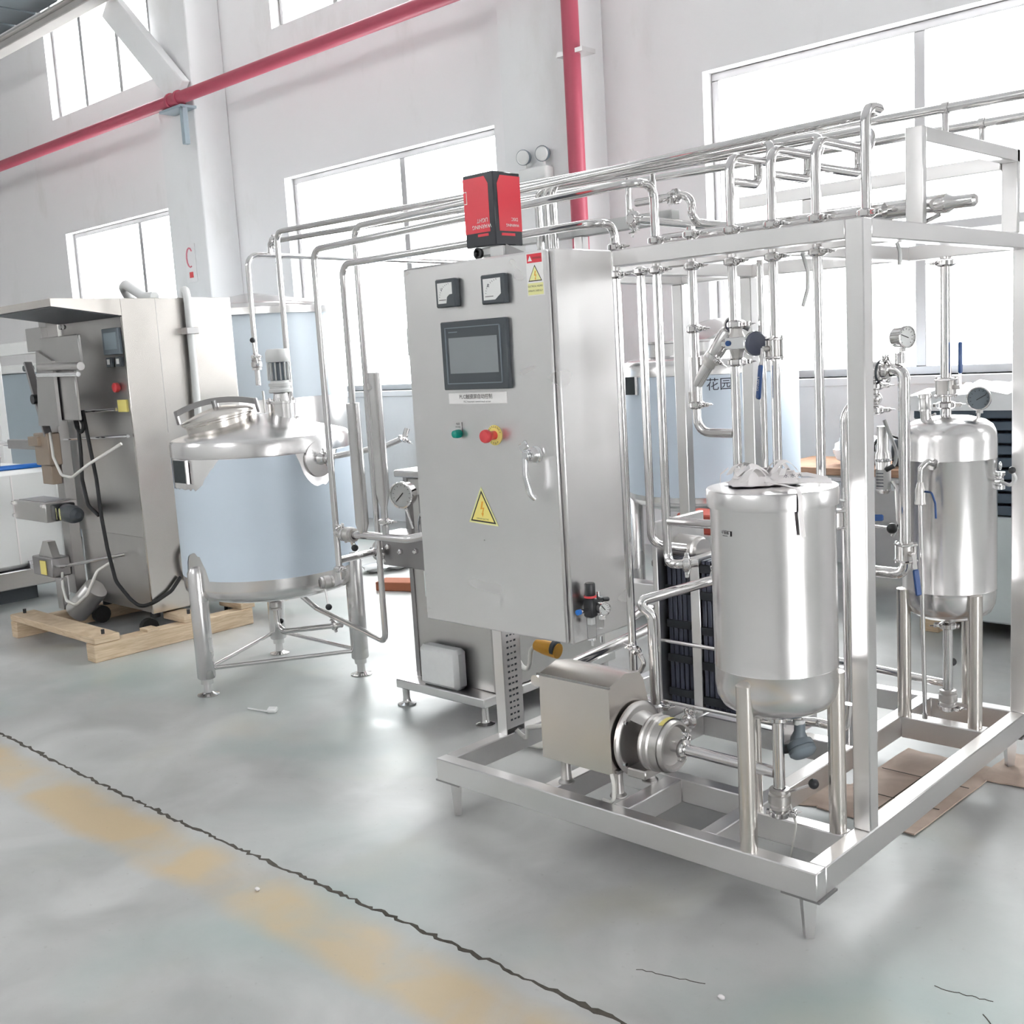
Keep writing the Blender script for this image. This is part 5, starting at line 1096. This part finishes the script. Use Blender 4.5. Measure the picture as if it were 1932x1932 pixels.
t = thing('lying_conduit', 'corrugated white conduit lying beside the homogenizer base', 'cable', (-.2, .7, 0))
MB().tube([(-.36, .72, .02), (-.2, .66, .02), (0.0, .68, .02), (.15, .8, .02)], .018, .1, seg=10).build('conduit', 'cream_hose', t)

# ================================================================== PACKING MACHINE ON ITS PALLET
XM0, XM1, YM0, YM1, ZM0, ZM1 = -4.08, -3.233, .735, 1.45, .15, 1.975
m = thing('packing_machine', 'tall stainless liquid packing machine with hood standing on a wooden pallet', 'machine', (-3.65, 1.0, .12))
MB().box((XM1 - .02, YM0, ZM0), (XM1, YM1, ZM1), .003).build('side_panel', 'warm_steel', m)
MB().box((XM0, YM0 + .01, ZM0 + .45), (XM1 - .02, YM0 + .03, ZM1), .002).build('front_panel', 'machine_steel', m)
MB().box((XM0, YM1 - .02, ZM0), (XM1 - .02, YM1, ZM1), .002).build('back_panel', 'machine_steel', m)
MB().box((XM0, YM0 + .03, ZM0), (XM0 + .02, YM1 - .02, ZM1), .002).build('far_panel', 'machine_steel', m)
MB().box((XM0 + .02, YM0 + .03, ZM1 - .02), (XM1 - .02, YM1 - .02, ZM1), .002).build('roof_panel', 'warm_steel', m)
MB().box((XM0 + .02, YM0 + .015, ZM0), (XM1 - .02, YM0 + .035, ZM0 + .45), .002).build('lower_panel', 'machine_steel', m)
MB().box((XM0 + .02, YM0 + .04, ZM0), (XM1 - .02, YM1 - .02, ZM0 + .02), .002).build('floor_panel', 'dark_steel', m)
for y in (.95,): MB().box((XM1 - .0005, y - .001, 1.2), (XM1 + .0008, y + .001, ZM1 - .005)).build('panel_seam', 'dark_steel', m)
# hood
hd = MB(); hd.prism([(.735, 1.975), (.335, 1.975), (.335, 1.935), (.735, 1.878)], (-4.02, 0, 0), (0, 1, 0), (0, 0, 1), .787)
hd.build('hood', 'warm_steel', m)
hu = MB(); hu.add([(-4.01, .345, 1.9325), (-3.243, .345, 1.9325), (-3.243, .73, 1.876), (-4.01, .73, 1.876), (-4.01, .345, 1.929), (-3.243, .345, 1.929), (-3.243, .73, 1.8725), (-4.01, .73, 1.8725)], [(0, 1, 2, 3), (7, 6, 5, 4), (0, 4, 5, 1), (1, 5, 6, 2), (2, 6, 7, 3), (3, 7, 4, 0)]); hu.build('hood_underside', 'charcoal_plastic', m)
# control face
scn = MB().box((-3.47, YM0 - .012, 1.665), (-3.275, YM0 + .011, 1.815), .004).build('screen_unit', 'grey_plastic', m); MB().box((-3.445, YM0 - .0135, 1.695), (-3.30, YM0 - .0115, 1.79)).build('screen', 'slate_film', scn)
for x in (-3.42, -3.31): 
    c_ = MB().box((x - .035, YM0 - .01, 1.595), (x + .03, YM0 + .011, 1.65), .003).build('switch_box', 'charcoal_plastic', m); MB().box((x - .02, YM0 - .012, 1.61), (x + .01, YM0 - .0095, 1.64)).build('switch_face', 'dial', c_)
MB().lathe([(.02, 0), (.028, .01), (.028, .03), (.02, .036)], (-3.37, YM0 + .01, 1.477), NF, 14).build('red_button', 'red_plastic', m)
MB().box((-3.39, YM0 - .001, 1.335), (-3.285, YM0 + .011, 1.405), .001).build('yellow_notice', 'yellow_sticker', m)
# film forming parts in front of the face
MB().box((-3.93, .56, 1.60), (-3.43, .58, 1.79), .004).build('forming_plate', 'dull_steel', m)
MB().box((-4.0, .57, 1.30), (-3.55, .59, 1.60), .004).build('apron', 'dull_steel', m)
MB().prism([(-.18, 0), (.10, 0), (.10, .38), (-.10, .45)], (-3.85, .54, 1.27), (1, 0, 0), (0, 0, 1), -.02).build('collar_plate', 'dull_steel', m)
MB().cyl((-3.93, .53, 1.575), (-3.41, .53, 1.565), .014, 12).build('roller', 'chrome', m); MB().cyl((-3.93, .55, 1.62), (-3.41, .55, 1.61), .024, 14).build('roller', 'cast_steel', m)
MB().cyl((-3.90, .55, 1.60), (-3.90, .55, 1.30), .010, 10).build('hanger', 'dark_steel', m)
for xx in (-3.66, -3.62): MB().lathe([(.014, 0), (.014, .012)], (xx, .58, 1.84), (.2, -1, 0), 12).build('roll_knob', 'dark_steel', m)
MB().cyl((-3.86, .70, 1.338), (-3.35, .70, 1.352), .010, 10).build('guide_rod', 'chrome', m); MB().cyl((-4.66, .70, 1.147), (-3.18 - .06, .70, 1.20), .010, 10).build('guide_rod', 'chrome', m); MB().sphere((-4.66, .70, 1.147), .018, 12, 8).build('rod_knob', 'chrome', m)
MB().box((-4.14, .66, ZM0 + .05), (-4.04, .73, 1.93), .003).build('column', 'dull_steel', m)
MB().box((-4.20, .60, 1.72), (-3.98, .64, 1.86), .003).build('hanger_plate', 'dull_steel', m)
MB().bar((-4.22, .60, 1.66), (-4.05, .60, 1.20), .02, .05, (0, 1, 0), .003).build('swing_arm', 'dark_steel', m); MB().cyl((-4.24, .58, 1.62), (-4.24, .64, 1.62), .018, 12).build('arm_pivot', 'charcoal_plastic', m); MB().cyl((-4.10, .55, 1.43), (-4.10, .62, 1.43), .03, 14).build('arm_knob', 'black_plastic', m)
MB().box((-4.22, .58, 1.02), (-4.02, .66, 1.22), .006).build('sealing_head', 'brass', m); MB().box((-4.26, .56, 1.14), (-4.12, .60, 1.20), .004).build('sealing_bar', 'brass', m); MB().box((-4.20, .60, .90), (-4.06, .66, 1.02), .004).build('sealing_block', 'brass', m)
MB().box((-4.72, .62, 1.11), (-4.20, .66, 1.17), .004).build('side_bracket', 'dark_steel', m)
MB().cyl((-4.90, .64, 1.14), (-4.72, .64, 1.14), .016, 10).build('air_cylinder', 'chrome', m)
j1 = MB().box((-4.44, .50, .68), (-3.98, .70, .80), .004).build('jaw_housing', 'machine_steel', m); MB().box((-4.40, .52, .8), (-4.02, .68, .804)).build('jaw_slot', 'dark_steel', j1)
for (xx, zz) in ((-4.45, .78), (-4.45, .70), (-4.02, .78)): MB().cyl((xx - .012, .50, zz), (xx + .012, .50, zz), .012, 8).build('jaw_bolt', 'pipe_steel', j1)
MB().box((-3.98, .53, .69), (-3.92, .66, .79), .006).build('motor_mount', 'black_plastic', m); MB().lathe([(.05, 0), (.055, .01), (.055, .12), (.045, .17), (.02, .19)], (-3.92, .595, .735), (1, -.06, -.03), 18).build('jaw_motor', 'charcoal_plastic', m)
for k in range(2): MB().box((-3.93 + k * .05, .535, .70), (-3.92 + k * .05, .539, .77)).build('motor_label', 'pale_yellow', m)
j2 = MB().box((-4.36, .54, .32), (-4.08, .66, .44), .006).build('lower_jaw', 'dark_steel', m); MB().box((-4.24, .534, .33), (-4.16, .54, .42), .002).build('jaw_label', 'yellow_sticker', j2); MB().prism([(-.1, 0), (.1, 0), (.05, .1), (-.02, .1)], (-4.2, .56, .44), (1, 0, 0), (0, 0, 1), -.05).build('jaw_cover', 'machine_steel', j2)
MB().cyl((-4.48, .60, .37), (-4.36, .60, .375), .014, 10).build('jaw_stem', 'chrome', j2); MB().cyl((-4.08, .60, .38), (-3.42, .70, .50), .011, 10).build('jaw_rod', 'pipe_steel', m)
MB().lathe([(.075, 0), (.075, .22), (.07, .23)], (-3.98, .62, .10), (.55, .25, .55), 20).build('outlet_chute', 'machine_steel', m)
MB().box((-4.10, .56, .12), (-4.02, .60, .32), .003).build('chute_plate', 'dull_steel', m)
# hoses and leads
MB().tube([(-4.08, .60, .34), (-3.98, .55, .27), (-3.88, .52, .20), (-3.76, .52, .19), (-3.66, .55, .26), (-3.60, .60, .40), (-3.50, .66, .46)], .010, .06, seg=10).build('white_lead', 'cream_hose', m)
MB().tube([(-4.02, .60, 1.22), (-3.90, .55, 1.08), (-3.75, .52, .98), (-3.62, .52, .97), (-3.45, .55, 1.05), (-3.25, .66, 1.16)], .009, .08, seg=10).build('white_lead', 'cream_hose', m)
MB().tube([(-3.78, .66, 1.35), (-3.72, .64, 1.22), (-3.68, .62, 1.10), (-3.66, .60, .95), (-3.58, .58, .80), (-3.50, .60, .74)], .011, .08, seg=10).build('black_lead', 'rubber', m)
MB().tube([(-3.68, .66, 1.35), (-3.60, .64, 1.15), (-3.52, .62, .95), (-3.47, .60, .74), (-3.44, .60, .55), (-3.42, .62, .35), (-3.34, .66, .24), (-3.27, .68, .20), (-3.22, .74, .22), (-3.205, .85, .27), (-3.21, .92, .34)], .011, .10, seg=10).build('black_lead', 'rubber', m)
MB().tube([(-3.80, .66, 1.34), (-3.74, .64, 1.25), (-3.66, .63, 1.22), (-3.62, .63, 1.27), (-3.68, .64, 1.30)], .011, .04, seg=10).build('black_lead', 'rubber', m)
MB().tube([(-3.75, 1.1, 1.96), (-3.72, 1.02, 2.07), (-3.60, .98, 2.08), (-3.40, .98, 1.99), (-3.30, .99, 1.985)], .03, .08, seg=12).build('white_duct', 'white_plastic', m)
MB().tube([(-3.26, 1.15, 1.985), (-3.24, 1.15, 2.03), (-3.20, 1.14, 2.0), (-3.20, 1.14, 1.6), (-3.19, 1.13, 1.2), (-3.19, 1.13, 1.05)], .022, .08, seg=12).build('white_hose', 'white_plastic', m)
MB().box((-3.235, 1.10, 1.76), (-3.17, 1.18, 1.80), .003).build('hose_clip', 'dark_steel', m)
MB().tube([(-3.23, 1.10, .47), (-3.17, 1.03, .55), (-3.16, .95, .46), (-3.16, .96, .34), (-3.17, 1.06, .27), (-3.2, 1.16, .25)], .022, .08, seg=12).build('white_loop_hose', 'white_plastic', m)
for (x, y) in ((-3.97, .82), (-3.33, .80), (-3.97, 1.38), (-3.33, 1.38)):
    c_ = MB().cyl((x, y, .11), (x, y, ZM0), .03, 14).build('caster_stem', 'black_plastic', m); MB().cyl((x - .02, y - .05, .055), (x + .02, y - .05, .055), .055, 18).build('caster_wheel', 'rubber', c_)

pl = thing('wooden_pallet', 'open pine pallet under the packing machine', 'pallet', (-3.55, .75, 0))
MB().box((-3.13, .265, 0), (-3.035, 1.28, .10), .004).build('runner', 'pine', pl); MB().box((-4.12, .265, 0), (-4.04, 1.55, .10), .004).build('runner', 'pine', pl)
for (y0_, y1_) in ((.27, .42), (.82, .95), (1.20, 1.30)): MB().box((-4.13 if y0_ < .8 else -3.28, y0_, .1005), (-3.035, y1_, .14), .004).build('deck_board', 'pine', pl)
MB().box((-4.1, 1.50, .1005), (-3.0, 1.60, .14), .004).build('deck_board', 'pine', pl)
for (x, y) in ((-4.08, .34), (-3.09, .35), (-3.09, .88), (-3.07, 1.25)): MB().cyl((x, y, .14), (x, y, .165), .010, 8).build('nail', 'black_plastic', pl)
MB().obox((-3.08, .62, .108), (1, 0, 0), (0, 1, 0), (.09, .07, .015)).build('chip', 'pine', pl)

# white chest and filling fittings at the edge of the picture
t = thing('white_chest', 'large white plastic chest on a steel base frame', 'chest', (-5.5, .6, 0))
MB().box((-6.2, -.1, .25), (-5.06, 1.09, .935), .03).build('body', 'chest_white', t); MB().box((-5.062, .745, .28), (-5.055, .755, .90)).build('seam', 'paper', t)
MB().box((-6.2, -.1, .12), (-5.03, 1.10, .245), .006).build('base_rail', 'frame_steel', t); MB().box((-5.09, .80, .236), (-5.03, .88, .30), .004).build('bracket', 'aluminium', t)
for y in (.0, 1.04): MB().box((-5.11, y - .03, 0), (-5.05, y + .03, .12), .004).build('leg', 'frame_steel', t)
MB().box((-6.2, .2, 0), (-5.2, .9, .11)).build('skirt', 'charcoal_plastic', t)
t = thing('filter_vessel', 'small polished filter vessel with valves standing on the white chest', 'vessel', (-5.35, .66, .936))
fx, fy = -5.33, .64
MB().lathe([(.13, .936), (.15, .96), (.155, 1.12), (.145, 1.15), (.15, 1.16), (.15, 1.18), (.10, 1.23), (.05, 1.25)], (fx, fy, 0), seg=32).build('bowl', 'pipe_steel', t)
MB().lathe([(.16, 1.15), (.16, 1.165)], (fx, fy, 0), seg=32).build('ring', 'chrome', t)
MB().cyl((fx, fy, 1.25), (fx, fy, 1.75), .018, 14).build('neck_tube', 'pipe_steel', t)
for z in (1.30, 1.36, 1.44): MB().lathe([(.02, -.012), (.038, -.01), (.038, .01), (.02, .012)], (fx, fy, z), seg=16).build('union', 'chrome', t)
MB().lathe([(.02, 0), (.09, .01), (.10, .02), (.02, .03)], (fx - .05, fy, 1.82), seg=24).build('cap_disc', 'white_plastic', t)
MB().cyl((fx - .05, fy, 1.60), (fx - .05, fy, 1.82), .015, 10).build('cap_stem', 'white_plastic', t)
MB().tube([(fx + .10, fy + .02, 1.30), (fx + .12, fy + .02, 1.44), (fx + .18, fy + .06, 1.47), (fx + .25, fy + .1, 1.475)], .012, .03, seg=10).build('spout', 'white_plastic', t)
MB().box((fx + .13, fy + .06, 1.318), (fx + .28, fy + .09, 1.338), .004).build('blue_lever', 'blue_plastic', t)
MB().cyl((fx + .06, fy + .02, 1.2), (fx + .06, fy + .02, 1.33), .03, 14).build('side_valve', 'chrome', t); MB().cyl((fx + .14, fy + .06, .98), (fx + .14, fy + .06, 1.2), .03, 14).build('side_column', 'chrome', t)
MB().obox((fx + .15, fy + .0, 1.06), (1, .2, -.3), (0, 1, 0), (.22, .12, .01), .003).build('paper_flag', 'paper', t)
t = thing('blue_lever_block', 'bright blue plastic lever lying on the edge of the white chest', 'lever', (-5.16, .85, .936)); MB().obox((-5.14, .88, .952), (.25, 1, 0), (-1, .25, 0), (.42, .07, .03), .008).build('lever', 'bright_blue', t)
t = thing('rack_frame', 'white painted rack frame with cross rail behind the filter vessel', 'rack', (-5.0, 1.2, 0))
for (x, y) in ((-4.95, 1.2), (-6.2, 1.2)): MB().box((x - .03, y - .03, 0), (x + .03, y + .03, 1.83), .004).build('upright', 'white_plastic', t)
MB().box((-6.2, 1.17, 1.74), (-4.95, 1.23, 1.83), .004).build('rail', 'white_plastic', t)

# ================================================================== SMALL THINGS ON THE FLOOR
t = thing('cardboard_sheet', 'flattened creased cardboard sheet under the skid', 'cardboard', (1.15, 1.1, 0))
random.seed(9)
def sheet(c, ux, uy, nm):
    n = 7; vs = []; fs = []
    for j in range(n):
        for i in range(n):
            p = Vector(c) + Vector(ux) * (i / (n - 1) - .5) + Vector(uy) * (j / (n - 1) - .5); vs.append((p.x, p.y, .004 + random.uniform(0, .006)))
    vs += [(v[0], v[1], max(.0012, v[2] - .005)) for v in vs]; N2 = n * n
    for j in range(n - 1):
        for i in range(n - 1): a = j * n + i; fs += [(a, a + 1, a + n + 1, a + n), (a + n + N2, a + n + 1 + N2, a + 1 + N2, a + N2)]
    for i in range(n - 1):
        for (a, b2) in ((i + 1, i), (n * (n - 1) + i, n * (n - 1) + i + 1), (i * n, i * n + n), (i * n + 2 * n - 1, i * n + n - 1)): fs.append((a, b2, b2 + N2, a + N2))
    MB().add(vs, fs).build(nm, 'cardboard', t)
sheet((1.17, 1.10, 0), (.34, -.02, 0), (.02, .66, 0), 'flap'); sheet((.99, .90, 0), (.22, .08, 0), (-.06, .20, 0), 'torn_flap'); sheet((1.42, 1.46, 0), (.20, .02, 0), (.0, .30, 0), 'flap')
for (a, b) in (((1.02, .98), (1.32, .97)), ((1.16, .80), (1.17, 1.40)), ((1.02, 1.2), (1.33, 1.19))): MB().bar((*a, .0112), (*b, .0112), .004, .0012).build('crease', 'joint_dirt', t)
t = thing('cable_tie_scrap', 'tiny white plastic scrap with a tail lying on the open floor', 'scrap', (-1.47, .31, 0))
MB().tube([(-1.60, .29, .004), (-1.53, .30, .005), (-1.47, .315, .005)], .004, .02, seg=6).build('tail', 'white_plastic', t); MB().obox((-1.455, .325, .014), (.8, .5, 0), (-.5, .8, .3), (.045, .03, .02), .005).build('lump', 'white_plastic', t)
for k, (u, lab) in enumerate([((-.05, -.70), 'pale pebble of rubble on the yellow line'), ((1.335, -.33), 'white crumb near the scuff mark in front of the skid'), ((1.66, -.25), 'white crumb on the floor right of the near skid foot')]):
    MBo = MB().sphere((u[0], u[1], .005), .008, 7, 5, (1.3, .9, .7)).build('rubble_crumb', 'paper'); tag(MBo, lab, 'rubble')
t = thing('red_brick_tile', 'loose red brick tile on the floor behind the homogenizer', 'brick', (-3.0029, 2.3699, 0.0000)); o = Vector((-3.0029, 2.3699, 0.0000)); MB().obox(o + Vector((.05, .05, .03)), (.9, .4, 0), (-.4, .9, 0), (.34, .16, .06), .004).build('tile', 'red_brick', t)
t = thing('plastic_scraps', 'crumpled clear plastic scraps on the bright floor behind the agitator tank', 'scrap', (-3.7205, 2.7415, 0.0000)); o = Vector((-3.8039, 2.8099, 0.0000))
random.seed(2)
for k in range(6): c = o + Vector((random.uniform(-.3, .3), random.uniform(-.25, .25), .03)); b = MB().sphere(c, .09, 8, 6, (1.2, 1, .35)); b.v = [v + Vector((random.uniform(-.02, .02), random.uniform(-.02, .02), random.uniform(-.003, .012))) for v in b.v]; b.build('scrap', 'clear_sheet', t)
t = thing('red_tray', 'red plastic tray on a shelf behind the balance tank', 'tray', (-0.4288, 2.3000, 0.6369)); o = Vector((-0.4288, 2.3000, 0.6369))
MB().box((o.x - .12, 2.22, o.z - .05), (o.x + .16, 2.42, o.z + .05), .008).build('tray', 'tray_red', t); MB().box((o.x - .3, 2.2, o.z - .08), (o.x + .3, 2.5, o.z - .051)).build('shelf_board', 'white_plastic', t)
for xx in (o.x - .28, o.x + .25): MB().box((xx, 2.22, 0), (xx + .03, 2.25, o.z - .08)).build('shelf_leg', 'white_plastic', t)

for o in bpy.data.objects:
    if '_w' in o.keys(): del o['_w']
